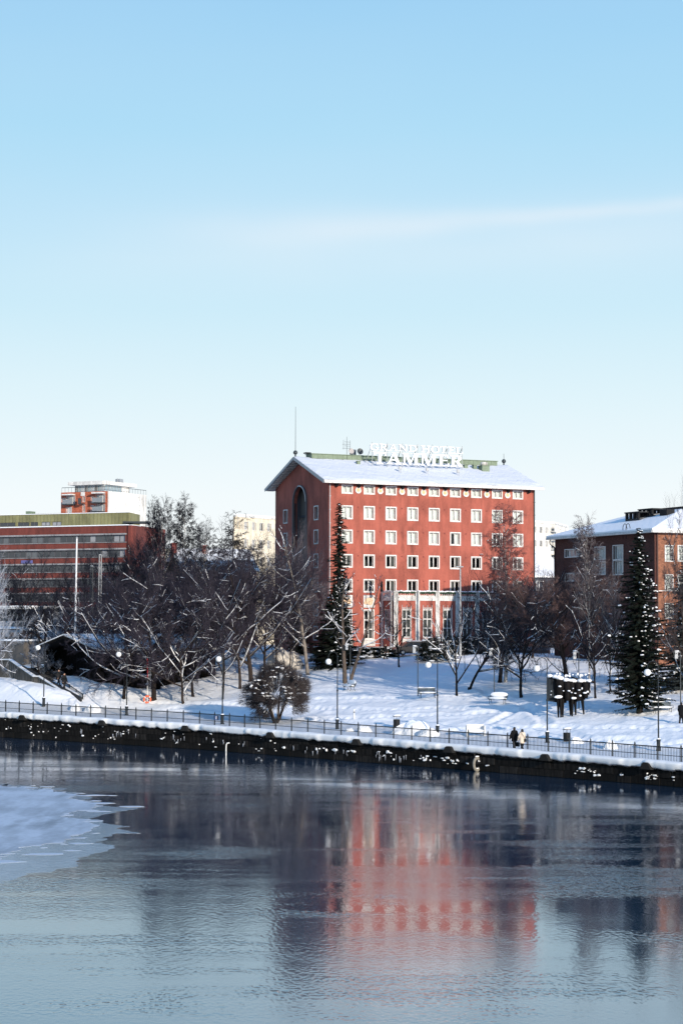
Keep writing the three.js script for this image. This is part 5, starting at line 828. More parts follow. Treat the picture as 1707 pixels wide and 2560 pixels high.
// ---------- dark sculpture on tapering legs ----------
srand(321);
{
  const foot = ground(1427, 1789), D = -foot.z, k = pxm(D), s = thing('sculpture', 'dark bronze cluster sculpture on thin tapering legs, capped with snow', 'sculpture', foot);
  const X = px => (px - 1427) / k, Y = py => (1789 - py) / k;       // photo measures to local metres
  const bronze = mat(.006, .005, .005, { roughness: .7, specularIntensity: .3, map: rep(grainTex, 1) });
  const slab = extrude([[X(1369), Y(1752)], [X(1371), Y(1692)], [X(1392), Y(1692)], [X(1392), Y(1756)]], .3, [], .03); slab.translate(0, 0, -.5); mesh('upright_slab', boxUV(slab), mat(.008, .014, .02, { roughness: .6, specularIntensity: .4 }), s);
  // clustered upright bodies, wide at the top
  for (const [cx, y0, y1, w, z] of [[1393, 1756, 1697, 13, -.2], [1399, 1748, 1700, 17, .15], [1410, 1758, 1701, 14, -.25], [1417, 1752, 1703, 15, .2], [1428, 1748, 1704, 15, .05], [1438, 1755, 1704, 14, -.3], [1444, 1752, 1706, 15, .2], [1455, 1750, 1703, 15, -.05], [1462, 1746, 1706, 13, .25], [1468, 1738, 1706, 12, -.2]]) {
    const n = 7, pts = []; for (let i = 0; i < n; i++) { const t = i / (n - 1); pts.push([w * 1.3 / k / 2 * (.72 + .34 * t + rr(-.08, .08)) * (i === n - 1 ? .9 : 1), lerp(Y(y0), Y(y1), t)]); }
    const g = lathe([[0, Y(y0)], ...pts, [0, Y(y1)]], 9); g.rotateY(rr(0, 6)); g.scale(1, 1, .9); g.translate(X(cx), 0, z); g.computeVertexNormals(); mesh('body', [boxUV(g)], bronze, s);
  }
  for (const [x0, x1, yb, z] of [[1394, 1394.5, 1795, .2], [1400, 1400, 1796, .5], [1406, 1405.5, 1795, .1], [1424, 1426, 1790, -.1], [1429, 1428, 1794, .4], [1436.5, 1438.5, 1791, 0], [1455, 1459.5, 1788, -.2]]) mesh('leg', [rod(V(X(x1), Y(yb) - .15, z), V(X(x0), Y(1748), z * .6), .05, .15, 8)], bronze, s);
  const caps = [], knobs = [], bits = [];
  for (const [cx, cy, w, h] of [[1373, 1690, 13, 7], [1386, 1692, 12, 7], [1400, 1697, 17, 10], [1413, 1700, 14, 9], [1420, 1702, 14, 8], [1431, 1703, 18, 9], [1450, 1703, 15, 9], [1460, 1703, 15, 7], [1470, 1702, 14, 7], [1394, 1694, 12, 8]]) caps.push(lump(X(cx), Y(cy), rr(-.1, .15), w / k / 2 * 1.15, h / k / 2 * 1.3, .42, cx, 2, .18));
  for (let i = 0; i < 26; i++) { const cx = lerp(1378, 1474, rnd()); const cy = 1684 + rr(0, 9); knobs.push(lump(X(cx), Y(cy), rr(-.4, .3), rr(.06, .11), rr(.06, .1), .09, i, 2, .15)); }
  for (const [cx, cy, w, h] of [[1397, 1716, 8, 4], [1394, 1742, 20, 8], [1432, 1745, 13, 6], [1420, 1727, 8, 4], [1426, 1731, 5, 3], [1435, 1733, 6, 3], [1445, 1725, 7, 3], [1452, 1721, 4, 6], [1448, 1739, 6, 5], [1459, 1732, 10, 4], [1466, 1729, 7, 5], [1406, 1727, 4, 3], [1430, 1721, 4, 3], [1376, 1728, 4, 2], [1375, 1737, 4, 2]]) bits.push(lump(X(cx), Y(cy), .52, w / k / 2, h / k / 2, .14, cx, 2, .25));
  mesh('snow_cap', caps, M.snowSmall, s); stuff(mesh('snow_knobs', knobs, M.snowSmall, s)); mesh('snow_patch', bits, M.snowSmall, s);
  for (const [x, yb] of [[1380, 1700], [1472, 1690], [1478, 1688]]) mesh('rod', [rod(V(X(x), Y(yb + 12), 0), V(X(x) + rr(-.1, .2), Y(yb - 5), 0), .03, .02, 5)], bronze, s);
}

// ---------- people ----------
function sdf(bones, c, half, res, k = .05) {
  const mc = new MarchingCubes(res, new THREE.MeshBasicMaterial(), false, false, 60000); mc.isolation = 0; let i = 0;
  const f = mc.field; const B = bones.map(([a, ra, b, rb]) => ({ a: V(...a), ra, ab: V(...b).sub(V(...a)), rb }));
  for (let z = 0; z < res; z++) for (let y = 0; y < res; y++) for (let x = 0; x < res; x++, i++) {
    const px = c[0] + (x / res * 2 - 1) * half, py = c[1] + (y / res * 2 - 1) * half, pz = c[2] + (z / res * 2 - 1) * half; let s = 0;
    for (const { a, ra, ab, rb } of B) { const wx = px - a.x, wy = py - a.y, wz = pz - a.z, t = clamp((wx * ab.x + wy * ab.y + wz * ab.z) / (ab.lengthSq() || 1)); const d = Math.hypot(wx - ab.x * t, wy - ab.y * t, wz - ab.z * t) - lerp(ra, rb, t); s += Math.exp(-Math.min(d, 2) / k * 1.6); }
    f[i] = Math.log(Math.max(s, 1e-30)) * k / 1.6;
  }
  mc.update(); const n = mc.count, g = new THREE.BufferGeometry(), p = new Float32Array(n * 3), q = new Float32Array(n * 3);
  for (let j = 0; j < n; j++) for (let e = 0; e < 3; e++) { p[3 * j + e] = c[e] + mc.positionArray[3 * j + e] * half; q[3 * j + e] = mc.normalArray[3 * j + e]; }
  g.setAttribute('position', new THREE.BufferAttribute(p, 3)); g.setAttribute('normal', new THREE.BufferAttribute(q, 3)); if (n) { const m = g; m.deleteAttribute('normal'); m.computeVertexNormals(); } return g;
}
function person(label, p, turn, h, o) {     // faces local +z
  const g = thing('person', label, 'person', p, turn); const st = o.stride ?? .22, k = h / 1.75;
  const hipL = [-.09, .9, 0], hipR = [.09, .9, 0], knL = [-.09, .49, st * .55], knR = [.09, .5, -st * .15], anL = [-.09, .09, st], anR = [.09, .12, -st * 1.1];
  const shL = [-.18, 1.42, 0], shR = [.18, 1.42, 0], elL = [-.25, 1.14, -st * .4 + .02], elR = [.25, 1.14, st * .4], wrL = [-.24, .9, -st * .3 + .12], wrR = [.24, .9, st * .6 + .08];
  const leg = e => [[hipL, .085 + e, knL, .055 + e], [knL, .055 + e, anL, .038 + e], [hipR, .085 + e, knR, .055 + e], [knR, .055 + e, anR, .038 + e]];
  const fingers = (w, sx) => { const r = []; for (let i = 0; i < 4; i++) { const z = w[2] - .03 + i * .02; r.push([[w[0], w[1] - .07, z], .010, [w[0] - sx * .006, w[1] - .12 - (i === 1 || i === 2 ? .012 : 0), z + .004], .009], [[w[0] - sx * .006, w[1] - .12, z + .004], .009, [w[0] - sx * .022, w[1] - .155 - (i === 1 || i === 2 ? .012 : 0), z + .006], .008]); } r.push([[w[0], w[1] - .03, w[2] + .03], .012, [w[0] - sx * .02, w[1] - .085, w[2] + .06], .009]); return r; };
  const body = [[[0, .95, 0], .12, [0, 1.35, 0], .13], [[-.12, 1.38, 0], .07, [.12, 1.38, 0], .07], [[0, 1.4, 0], .06, [0, 1.54, .01], .05], [[0, 1.62, .01], .085, [0, 1.67, .015], .085], [[0, 1.57, .04], .055, [0, 1.6, .05], .06], [[0, 1.61, .1], .014, [0, 1.585, .112], .016], [[-.085, 1.62, .01], .02, [-.085, 1.6, .01], .018], [[.085, 1.62, .01], .02, [.085, 1.6, .01], .018],
    ...leg(0), [[anL[0], .05, anL[2] - .03], .05, [anL[0], .04, anL[2] + .16], .035], [[anR[0], .07, anR[2] - .03], .05, [anR[0], .03, anR[2] + .15], .035], [shL, .055, elL, .042], [elL, .042, wrL, .03], [shR, .055, elR, .042], [elR, .042, wrR, .03], [[wrL[0], wrL[1] - .01, wrL[2]], .028, [wrL[0], wrL[1] - .07, wrL[2]], .034], [[wrR[0], wrR[1] - .01, wrR[2]], .028, [wrR[0], wrR[1] - .07, wrR[2]], .034]];
  const bg = sdf([...body], [0, .9, 0], .98, 100, .03);
  const hands = [wrL, wrR].map((w, i) => sdf([[[w[0], w[1], w[2]], .03, [w[0], w[1] - .07, w[2]], .034], ...fingers(w, i ? 1 : -1)], [w[0], w[1] - .08, w[2] + .01], .13, 44, .008));
  mesh('body', mergeGeometries([bg, ...hands]), mat(.42, .24, .17, { roughness: .6 }), g);
  mesh('trousers', sdf([...leg(.028), [[-.05, .95, 0], .13, [.05, .95, 0], .13]], [0, .5, 0], .62, 60, .04), mat(...o.trousers), g);
  for (const a of [anL, anR]) { const y = a === anL ? 0 : .03; mesh('shoe', sdf([[[a[0], .06 + y, a[2] - .03], .062, [a[0], .05 + y * .4, a[2] + .17], .045], [[a[0], .16 + y, a[2] - .01], .055, [a[0], .08 + y, a[2]], .06]], [a[0], .1, a[2] + .05], .26, 34, .02), M.black, g); }
  const low = o.coatLow ?? .78;
  mesh('coat', sdf([[[0, 1.36, 0], .16, [0, 1.12, 0], .165], [[-.06, 1.12, 0], .16, [-.07, low + .06, 0], .17], [[.06, 1.12, 0], .16, [.07, low + .06, 0], .17], [[-.14, 1.4, 0], .1, [.14, 1.4, 0], .1], [[0, 1.44, -.01], .09, [0, 1.5, 0], .085], [shL, .088, elL, .075], [elL, .075, wrL, .06], [shR, .088, elR, .075], [elR, .075, wrR, .06]], [0, 1.15, 0], .55, 64, .05), mat(...o.coat), g);
  mesh('hair', sdf([[[0, 1.68, -.012], .1, [0, 1.63, -.03], .092], ...(o.longHair ? [[[0, 1.6, -.05], .08, [0, 1.5, -.06], .06]] : [])], [0, 1.62, 0], .24, 40, .03), mat(...o.hair), g);
  for (const x of [-.032, .032]) mesh('eye', [ball(x, 1.625, .102, .012, 8, 6)], M.black, g);
  mesh('mouth', [ball(0, 1.555, .1, .02, 8, 6, 1.1, .3, .5)], mat(.3, .1, .09), g);
  g.scale.setScalar(k); return g;
}
const walkTurn = Math.atan2(-U.x, -U.z);   // along the promenade, to the left and away
{
  const dark = [.009, .009, .010, { roughness: .95, specularIntensity: .3 }];
  const a = ground(1285, 1880), b = ground(1304.5, 1878);
  const pa = person('person in a wide dark coat walking away, carrying a bag, left of the pair', a, walkTurn - .3, 1.78, { coat: dark, trousers: [.02, .02, .022], hair: [.012, .01, .009], stride: .26, coatLow: .76 });
  person('person in a pale cream coat with a shoulder bag, right of the pair', b, walkTurn - .3, 1.68, { coat: [.66, .56, .46, { roughness: .9 }], trousers: dark, hair: [.014, .01, .01], stride: .24, longHair: true, coatLow: .7 });
  const hand = (o, l, y, side) => V(side * .245 * o.scale.x, y, l).applyAxisAngle(V(0, 1, 0), o.rotation.y).add(o.position);
  const c = thing('carrier_bag', 'dark bag carried low by the person in the dark coat', 'bag', hand(pa, .05, .3, -1.1), walkTurn);
  mesh('bag_body', [rbox(-.07, 0, -.19, .07, .34, .19, .03)], M.black, c); mesh('handle', [tube([V(0, .32, -.1), V(0, .47, -.05), V(0, .47, .05), V(0, .32, .1)], .012, 6, 14)], M.black, c);
  const sb = b.clone(); const s = thing('shoulder_bag', 'small dark shoulder bag with a long strap on the cream coat', 'bag', [sb.x + .2, sb.y + .72, sb.z + .1], .2);
  mesh('bag_body', [rbox(-.09, 0, -.06, .13, .22, .06, .03)], M.black, s); mesh('strap', [tube([V(.0, .2, .08), V(-.16, .5, .13), V(-.33, .74, .06), V(-.36, .78, -.1), V(-.1, .5, -.3), V(.05, .2, -.05)], .014, 6, 30)], M.black, s);
  person('person in a black coat and hat at the right edge of the lawn', ground(1702, 1809), 2.7, 1.76, { coat: dark, trousers: dark, hair: [.01, .01, .011], stride: .2, coatLow: .72 });
  const st = standing(963, 229); person('person in black walking on the street before the portico', st, 1.2, 1.72, { coat: dark, trousers: dark, hair: [.01, .01, .011], stride: .2 });
}

// ---------- trees ----------
class Buf {
  constructor() { this.p = []; this.n = []; this.i = []; }
  tube(pts, rad, k) {
    const b0 = this.p.length / 3, a = V(0, 0, 0), s = V(0, 0, 0), d = V(0, 0, 0);
    for (let j = 0; j < pts.length; j++) {
      d.subVectors(pts[Math.min(j + 1, pts.length - 1)], pts[Math.max(j - 1, 0)]).normalize();
      a.set(Math.abs(d.y) > .9 ? 1 : 0, Math.abs(d.y) > .9 ? 0 : 1, 0).cross(d).normalize(); s.crossVectors(d, a);
      for (let q = 0; q < k; q++) { const t = q / k * Math.PI * 2, c = Math.cos(t), e = Math.sin(t), nx = a.x * c + s.x * e, ny = a.y * c + s.y * e, nz = a.z * c + s.z * e; this.p.push(pts[j].x + nx * rad[j], pts[j].y + ny * rad[j], pts[j].z + nz * rad[j]); this.n.push(nx, ny, nz); }
      if (j) for (let q = 0; q < k; q++) { const e = b0 + (j - 1) * k + q, f = b0 + (j - 1) * k + (q + 1) % k; this.i.push(e, f, e + k, f, f + k, e + k); }
    }
  }
  spike(p, q, r) {
    const b = this.p.length / 3, d = q.clone().sub(p).normalize(), a = V(d.y > .9 ? 1 : 0, d.y > .9 ? 0 : 1, 0).cross(d).normalize(), s = d.clone().cross(a);
    for (let k = 0; k < 3; k++) { const t = k * 2.0944, c = Math.cos(t), e = Math.sin(t), nx = a.x * c + s.x * e, ny = a.y * c + s.y * e, nz = a.z * c + s.z * e; this.p.push(p.x + nx * r, p.y + ny * r, p.z + nz * r); this.n.push(nx, ny, nz); }
    this.p.push(q.x, q.y, q.z); this.n.push(d.x, d.y, d.z); this.i.push(b, b + 1, b + 3, b + 1, b + 2, b + 3, b + 2, b, b + 3);
  }
  snow(p, q, r, h) {          // snow lying along the top of a branch
    const d = q.clone().sub(p), L = d.length(); d.divideScalar(L || 1); const s = V(d.z, 0, -d.x); if (s.lengthSq() < .02) return; s.normalize(); const u = s.clone().cross(d); if (u.y < 0) u.negate();
    const b = this.p.length / 3; for (const c of [p, q]) for (const [x, y] of [[-1.05, .15], [0, 1 + h / r], [1.05, .15]]) { this.p.push(c.x + s.x * r * x + u.x * r * y, c.y + s.y * r * x + u.y * r * y, c.z + s.z * r * x + u.z * r * y); const n = s.clone().multiplyScalar(x).addScaledVector(u, .6); n.normalize(); this.n.push(n.x, n.y, n.z); }
    for (const [e, f] of [[0, 1], [1, 2], [2, 0]]) this.i.push(b + f, b + e, b + e + 3, b + f, b + e + 3, b + f + 3); this.i.push(b, b + 1, b + 2, b + 3, b + 5, b + 4);
  }
  tri(a, b, c) { const k = this.p.length / 3, n = b.clone().sub(a).cross(c.clone().sub(a)).normalize(); for (const v of [a, b, c]) { this.p.push(v.x, v.y, v.z); this.n.push(n.x, n.y, n.z); } this.i.push(k, k + 1, k + 2); }
  add(g) { const k = this.p.length / 3, p = g.attributes.position, n = g.attributes.normal; for (let i = 0; i < p.count; i++) { this.p.push(p.getX(i), p.getY(i), p.getZ(i)); this.n.push(n.getX(i), n.getY(i), n.getZ(i)); } if (g.index) for (const e of g.index.array) this.i.push(k + e); else for (let i = 0; i < p.count; i++) this.i.push(k + i); }
  geo(sx = 1, sy = 1, sz = sx) { const g = new THREE.BufferGeometry(), p = new Float32Array(this.p), uv = new Float32Array(p.length / 3 * 2); for (let i = 0; i < p.length; i += 3) { p[i] *= sx; p[i + 1] *= sy; p[i + 2] *= sz; uv[i / 3 * 2] = (p[i] + p[i + 2]) * .8; uv[i / 3 * 2 + 1] = p[i + 1] * .4; } g.setAttribute('position', new THREE.BufferAttribute(p, 3)); g.setAttribute('normal', new THREE.BufferAttribute(new Float32Array(this.n), 3)); g.setAttribute('uv', new THREE.BufferAttribute(uv, 2)); g.setIndex(this.i); return g; }
}
const KINDS = {
  // per level: n children, start along the parent, angle range (degrees), length share, wander, upward pull, tip, segments
  linden: [{ L: .62, w: .10, up: .05, tip: .3, seg: 8 }, { n: 13, s: .22, a: [38, 72], l: .72, w: .2, up: .05, tip: .25, seg: 6 }, { n: 9, s: .15, a: [28, 60], l: .55, w: .24, up: .03, tip: .3, seg: 4 }, { n: 8, s: .1, a: [25, 60], l: .52, w: .26, up: .02, tip: .3, seg: 3 }, { n: 20, s: .05, a: [22, 60], l: .62 }],
  spread: [{ L: .5, w: .14, up: .04, tip: .4, seg: 7 }, { n: 9, s: .3, a: [40, 78], l: .95, w: .26, up: .06, tip: .25, seg: 7 }, { n: 8, s: .2, a: [30, 65], l: .5, w: .3, up: .03, tip: .3, seg: 4 }, { n: 6, s: .12, a: [30, 60], l: .5, w: .3, up: .0, tip: .3, seg: 3 }, { n: 18, s: .05, a: [25, 60], l: .62 }],
  limby: [{ L: .92, w: .10, up: .04, tip: .25, seg: 9 }, { n: 15, s: .22, a: [48, 88], l: .34, w: .3, up: .12, tip: .3, seg: 6 }, { n: 5, s: .25, a: [30, 70], l: .5, w: .3, up: .05, tip: .3, seg: 4 }, { n: 4, s: .15, a: [30, 60], l: .5, w: .3, up: .05, tip: .3, seg: 3 }, { n: 6, s: .1, a: [25, 60], l: .6 }],
  birch: [{ L: .94, w: .05, up: .06, tip: .12, seg: 10 }, { n: 32, s: .26, a: [22, 48], l: .27, w: .12, up: .05, tip: .2, seg: 5, taper: .55 }, { n: 9, s: .2, a: [25, 50], l: .5, w: .2, up: -.10, tip: .3, seg: 4 }, { n: 8, s: .15, a: [20, 50], l: .55, w: .15, up: -.3, tip: .3, seg: 3 }, { n: 8, s: .05, a: [10, 40], l: .8, droop: .6 }],
  larch: [{ L: .98, w: .04, up: .05, tip: .1, seg: 10 }, { n: 34, s: .2, a: [74, 104], l: .36, w: .12, up: .07, tip: .2, seg: 6, taper: .8 }, { n: 11, s: .12, a: [40, 75], l: .38, w: .2, up: -.08, tip: .3, seg: 3 }, { n: 6, s: .1, a: [30, 70], l: .45, w: .2, up: -.2, tip: .3, seg: 2 }, { n: 6, s: .1, a: [20, 60], l: .7, droop: .5 }],
  young: [{ L: .55, w: .08, up: .05, tip: .4, seg: 6 }, { n: 10, s: .3, a: [25, 50], l: .85, w: .14, up: .06, tip: .2, seg: 6 }, { n: 7, s: .2, a: [25, 50], l: .45, w: .2, up: .05, tip: .3, seg: 4 }, { n: 5, s: .12, a: [25, 50], l: .5, w: .2, up: .03, tip: .3, seg: 3 }, { n: 6, s: .05, a: [20, 50], l: .6 }],
};
const Q = new THREE.Quaternion(), UP = V(0, 1, 0);
function makeTree(kind, H, W, o = {}) {
  const spec = KINDS[kind], B = { trunk: new Buf(), crown: new Buf(), snow: new Buf() }, dens = o.dens ?? 1, sn = o.snow ?? .3, nl = spec.length, tw = (o.twig ?? .0115);
  const branch = (p, d, L, r, lv) => {
    const S = spec[lv], last = lv === nl - 1;
    if (last) { const q = p.clone().addScaledVector(d, L); if (S.droop) q.y -= L * S.droop * rnd(); B.crown.spike(p, q, r); return; }
    const pts = [p.clone()], rad = [r], seg = S.seg; const c = p.clone(), dir = d.clone();
    for (let i = 1; i <= seg; i++) { dir.x += rr(-1, 1) * S.w; dir.y += rr(-1, 1) * S.w * .7 + S.up; dir.z += rr(-1, 1) * S.w; dir.normalize(); c.addScaledVector(dir, L / seg); pts.push(c.clone()); rad.push(lerp(r, r * S.tip, i / seg)); }
    (lv < 2 ? B.trunk : B.crown).tube(pts, rad, lv === 0 ? 9 : lv === 1 ? 6 : lv === 2 ? 4 : 3);
    if (sn && lv > 0 && lv < nl - 1) { const pr = sn * (lv === 1 ? .8 : lv === 2 ? .5 : .12); const P0 = pr; let on = rnd() < P0; for (let i = 0; i < seg; i++) { if (rnd() < .07) on = rnd() < pr; const dd = pts[i + 1].clone().sub(pts[i]).normalize(); if (on && Math.abs(dd.y) < .86) B.snow.snow(pts[i], pts[i + 1], Math.max(rad[i] * .9 + .004, .019), (o.sh ?? .05) * rr(.25, .6)); } }
    const C = spec[lv + 1]; let n = C.n; if (lv > 1) n = Math.max(1, Math.round(n * dens)); if (lv === 0 && o.limbs) n = o.limbs;
    const start = lv === 0 ? (o.first ?? C.s) : C.s; let phi = rnd() * 6.28;
    for (let k = 0; k < n; k++) {
      const t = Math.min(.995, start + (1 - start) * (k + rnd() * .8) / n), f = t * seg, i = Math.min(seg - 1, Math.floor(f)), u = f - i, q = pts[i].clone().lerp(pts[i + 1], u), dd = pts[i + 1].clone().sub(pts[i]).normalize();
      phi += 2.4 + rr(-.5, .5); const ang = rr(C.a[0], C.a[1]) * Math.PI / 180 * (lv === 0 && C.taper ? 1 : 1);
      const ax = V(Math.abs(dd.y) > .9 ? 1 : 0, Math.abs(dd.y) > .9 ? 0 : 1, 0).cross(dd).normalize(), cd = dd.clone().applyQuaternion(Q.setFromAxisAngle(ax, ang)).applyQuaternion(Q.setFromAxisAngle(dd, phi));
      const sh = lv === 0 ? (C.taper ? lerp(1, 1 - C.taper, (t - start) / (1 - start)) : lerp(1, .55, (t - start) / (1 - start))) : lerp(1, .5, t);
      const cl = (lv === 0 ? H : L) * C.l * sh * rr(.7, 1.15), cr = lv + 1 === nl - 1 ? tw * rr(.7, 1.2) : Math.max(tw, Math.min(lerp(rad[i], rad[i + 1], u) * .72, cl * (lv === 0 ? .017 : .013)));
      branch(q, cd, cl, cr, lv + 1);
    }
    if (lv < 2) for (let k = 0; k < 3; k++) branch(pts[seg], dir.clone().add(V(rr(-.4, .4), rr(.1, .4), rr(-.4, .4))).normalize(), L * (lv ? .4 : .16), Math.max(tw, rad[seg] * .8), Math.min(lv + 2, nl - 2));
  };
  const r0 = o.r ?? H * .018; const stems = o.stems || 1;
  for (let s = 0; s < stems; s++) { const ln = o.lean || 0, d = V(stems > 1 ? rr(-.18, .18) + (s - (stems - 1) / 2) * .22 : ln, 1, rr(-.05, .05)).normalize(), p = V(stems > 1 ? (s - (stems - 1) / 2) * .5 : 0, -.25, stems > 1 ? rr(-.3, .3) : 0); branch(p, d, H * spec[0].L, r0 * (s ? .75 : 1), 0); }
  { const f = []; for (let i = 0; i < 4; i++) f.push(V(0, -.25 + i * .16, 0)); if (stems === 1) B.trunk.tube(f, [r0 * 1.5, r0 * 1.28, r0 * 1.1, r0 * .98], 9); }
  // fit to the size seen
  const xs = [], ys = []; for (let i = 0; i < B.crown.p.length; i += 21) { xs.push(B.crown.p[i]); ys.push(B.crown.p[i + 1 - 0]); } xs.sort((a, b) => a - b); ys.sort((a, b) => a - b); const x0 = xs[Math.floor(xs.length * .015)], x1 = xs[Math.floor(xs.length * .985)], y1 = ys[Math.floor(ys.length * (kind === 'birch' || kind === 'larch' ? .9985 : .9965))];
  const sx = W ? clamp(W / (x1 - x0), .35, 2.2) : 1, sy = H / y1; return { B, sx, sy };
}
function tree(label, kind, p, H, W, o = {}) {
  srand((o.seed || 1) * 7919 + Math.round(H * 100)); const { B, sx, sy } = makeTree(kind, H, W, o); const t = thing(o.name || 'bare_tree', label, 'tree', p);
  mesh('trunk', B.trunk.geo(sx, sy), o.bark || M.bark, t); mesh('crown', B.crown.geo(sx, sy), o.leaf || M.twig, t); if (B.snow.p.length) stuff(mesh('snow_on_branches', B.snow.geo(sx, sy), M.snowSmall, t)); return t;
}
// px, base row (or depth), top row, crown width in photo pixels
function T(px, py, top, w, kind, label, o = {}) { const p = py < 400 ? standing(px, py) : ground(px, py); const D = -p.z, H = at(px, top, D).y - p.y; return tree(label, kind, p, H, w / pxm(D), { seed: px, ...o }); }

T(868, 1708, 1428, 165, 'limby', 'twin-stemmed tree with thick snow-laden limbs before the hotel front', { snow: .85, sh: .07, r: .27, stems: 2, limbs: 11, bark: mat(.11, .08, .06, { map: rep(grainTex, 1.5, .4) }), first: .3, dens: .8 });
T(770, 1688, 1315, 170, 'limby', 'pale-barked tree with upswept limbs before the hotel gable', { snow: .7, sh: .06, r: .25, lean: -.14, limbs: 16, bark: M.paleBark, dens: 1.4 });
T(628, 1703, 1350, 330, 'linden', 'largest broad bare tree left of the hotel, rising over the round bush', { snow: .5, sh: .06, r: .26, first: .18, dens: 1.25 });
T(600, 1722, 1405, 240, 'spread', 'bare tree with a thick dark trunk just left of the round bush', { snow: .7, sh: .08, r: .27, first: .3, dens: 1.7 });
T(662, 1690, 1400, 200, 'linden', 'bare tree with a reddish trunk behind the round bush', { snow: .2, r: .2, dens: .9 });
T(557, 1748, 1500, 130, 'spread', 'low crooked tree forking into a V beside the third lamp', { snow: .25, r: .24, lean: .2, first: .35, limbs: 6, bark: M.darkBark });
T(483, 1742, 1375, 250, 'spread', 'dark thick-trunked bare tree right of the pavilion', { snow: .75, r: .27, sh: .09, bark: M.darkBark, dens: 1.7, first: .22 });
T(458, 1758, 1455, 250, 'spread', 'slimmer bare tree with a reddish trunk and snowy boughs, nearest the promenade', { snow: .9, r: .19, sh: .09, dens: 1.6, first: .2 });
T(385, 1748, 1395, 340, 'linden', 'dark spreading tree directly behind the lifebuoy post', { snow: .7, r: .25, sh: .08, bark: M.darkBark, first: .2, dens: 1.25 });
T(310, 1746, 1440, 290, 'spread', 'spreading tree with long snowy limbs in front of the pavilion', { snow: .95, r: .25, sh: .09, bark: M.darkBark, dens: 1.7, first: .2 });
T(408, 236, 1246, 62, 'birch', 'slim birch, left stem of the tall pair against the sky left of the hotel', { snow: .1, bark: M.birchBark, leaf: M.twigDark, r: .15, twig: .013, dens: 1.45 });
T(448, 238, 1240, 80, 'birch', 'tall birch, right and taller of the pair against the sky left of the hotel', { snow: .1, bark: M.birchBark, leaf: M.twigDark, r: .17, twig: .013, dens: 1.45 });
T(378, 240, 1248, 48, 'birch', 'narrow birch standing against the right end of the red office', { snow: .1, bark: M.birchBark, leaf: M.twigDark, r: .14, twig: .013, dens: 1.45 });
T(505, 236, 1300, 60, 'birch', 'small birch in the gap between the birch pair and the larch silhouette', { snow: .1, bark: M.birchBark, leaf: M.twigDark, r: .12 });
T(592, 238, 1285, 215, 'larch', 'black larch silhouette with wide level boughs against the cream block', { snow: .05, bark: mat(.008, .008, .009), leaf: mat(.008, .009, .011), r: .3, limbs: 30, first: .5, twig: .022, dens: 1.3 });
T(-18, 214, 1400, 150, 'linden', 'frost-white tree at the left edge of the picture', { snow: .6, leaf: M.frost, r: .2, sh: .04, dens: .8, first: .25 });
T(96, 218, 1612, 110, 'spread', 'low frosted shrubby tree above the retaining wall', { snow: .5, leaf: mat(.16, .18, .22), r: .12, dens: 1.3, name: 'frosted_tree' });
T(180, 231, 1425, 150, 'spread', 'tree with thick snow-white limbs in front of the red office', { snow: 1.2, sh: .16, r: .17, limbs: 9, dens: .5, first: .35 });
T(725, 224, 1332, 120, 'linden', 'grey twiggy tree against the dark hotel gable', { snow: .25, r: .17, leaf: mat(.14, .12, .135), dens: 1.1 });
T(997, 1668, 1478, 105, 'young', 'small slender bare tree in front of the portico windows', { snow: .15, r: .13, first: .35, leaf: M.twigDark, bark: M.darkBark });
T(1141, 1738, 1462, 190, 'young', 'bare tree left of the leaning one below the portico', { snow: .7, r: .17, sh: .07, bark: M.darkBark, leaf: M.twigDark, first: .25, limbs: 10, dens: .75 });
T(1172, 1724, 1440, 180, 'spread', 'dark leaning tree with a V fork right of the portico', { snow: .5, r: .2, lean: .38, bark: M.darkBark, leaf: M.twigDark, first: .3, dens: 1.1 });
T(1262, 202, 1262, 120, 'birch', 'tall white-barked birch with reddish twigs against the hotel right end', { snow: .1, bark: M.birchBark, leaf: M.twigRed, r: .2, first: .2, twig: .013, dens: 1.1 });
T(1249, 1706, 1452, 200, 'linden', 'thick-trunked bare tree behind the slim lamp, right of the leaning tree', { snow: .3, r: .28, bark: M.darkBark, leaf: M.twigDark, dens: .9 });
T(1302, 1744, 1440, 220, 'spread', 'low-branching dark tree left of the sculpture', { snow: .5, r: .19, first: .25, bark: M.darkBark, leaf: M.twigDark, dens: 1.2 });
T(1415, 196, 1420, 270, 'linden', 'brown twiggy tree filling the space behind the sculpture', { snow: .2, r: .22, leaf: mat(.11, .065, .06), dens: 1.25, first: .2 });
T(1487, 1745, 1450, 200, 'spread', 'dark snowy tree directly right of the sculpture', { snow: .7, r: .24, sh: .07, bark: M.darkBark, leaf: M.twigDark, first: .3 });
T(1472, 189, 1290, 90, 'birch', 'slender birch in front of the dark brick wall', { snow: .2, bark: M.birchBark, leaf: mat(.13, .105, .11), r: .14, first: .4, twig: .012 });
T(1525, 1727, 1480, 130, 'young', 'thin-trunked bare tree between the snowy tree and the big spruce', { snow: .5, r: .1, bark: M.darkBark, leaf: M.twigDark });
T(1545, 188, 1420, 130, 'linden', 'bluish snow-dusted tree against the brick wall left of the big spruce', { snow: .45, r: .15, leaf: mat(.09, .09, .105), dens: .8 });
T(1712, 178, 1235, 180, 'spread', 'tall bare tree reaching in from the upper right edge', { snow: .3, r: .24, leaf: mat(.06, .048, .05), first: .2, dens: 1.7, twig: .013 });
T(1365, 262, 1388, 70, 'young', 'thin bare tree in the gap between the hotel and the brick building', { snow: .1, r: .12, leaf: mat(.14, .12, .13) });
T(330, 252, 1345, 180, 'linden', 'dark bluish tree before the right end of the red office', { snow: .1, r: .2, leaf: M.twigDark, dens: 1.3 });
T(265, 246, 1440, 170, 'linden', 'dark tree behind the pavilion roof, right of the lattice mast', { snow: .2, r: .2, leaf: M.twigDark });
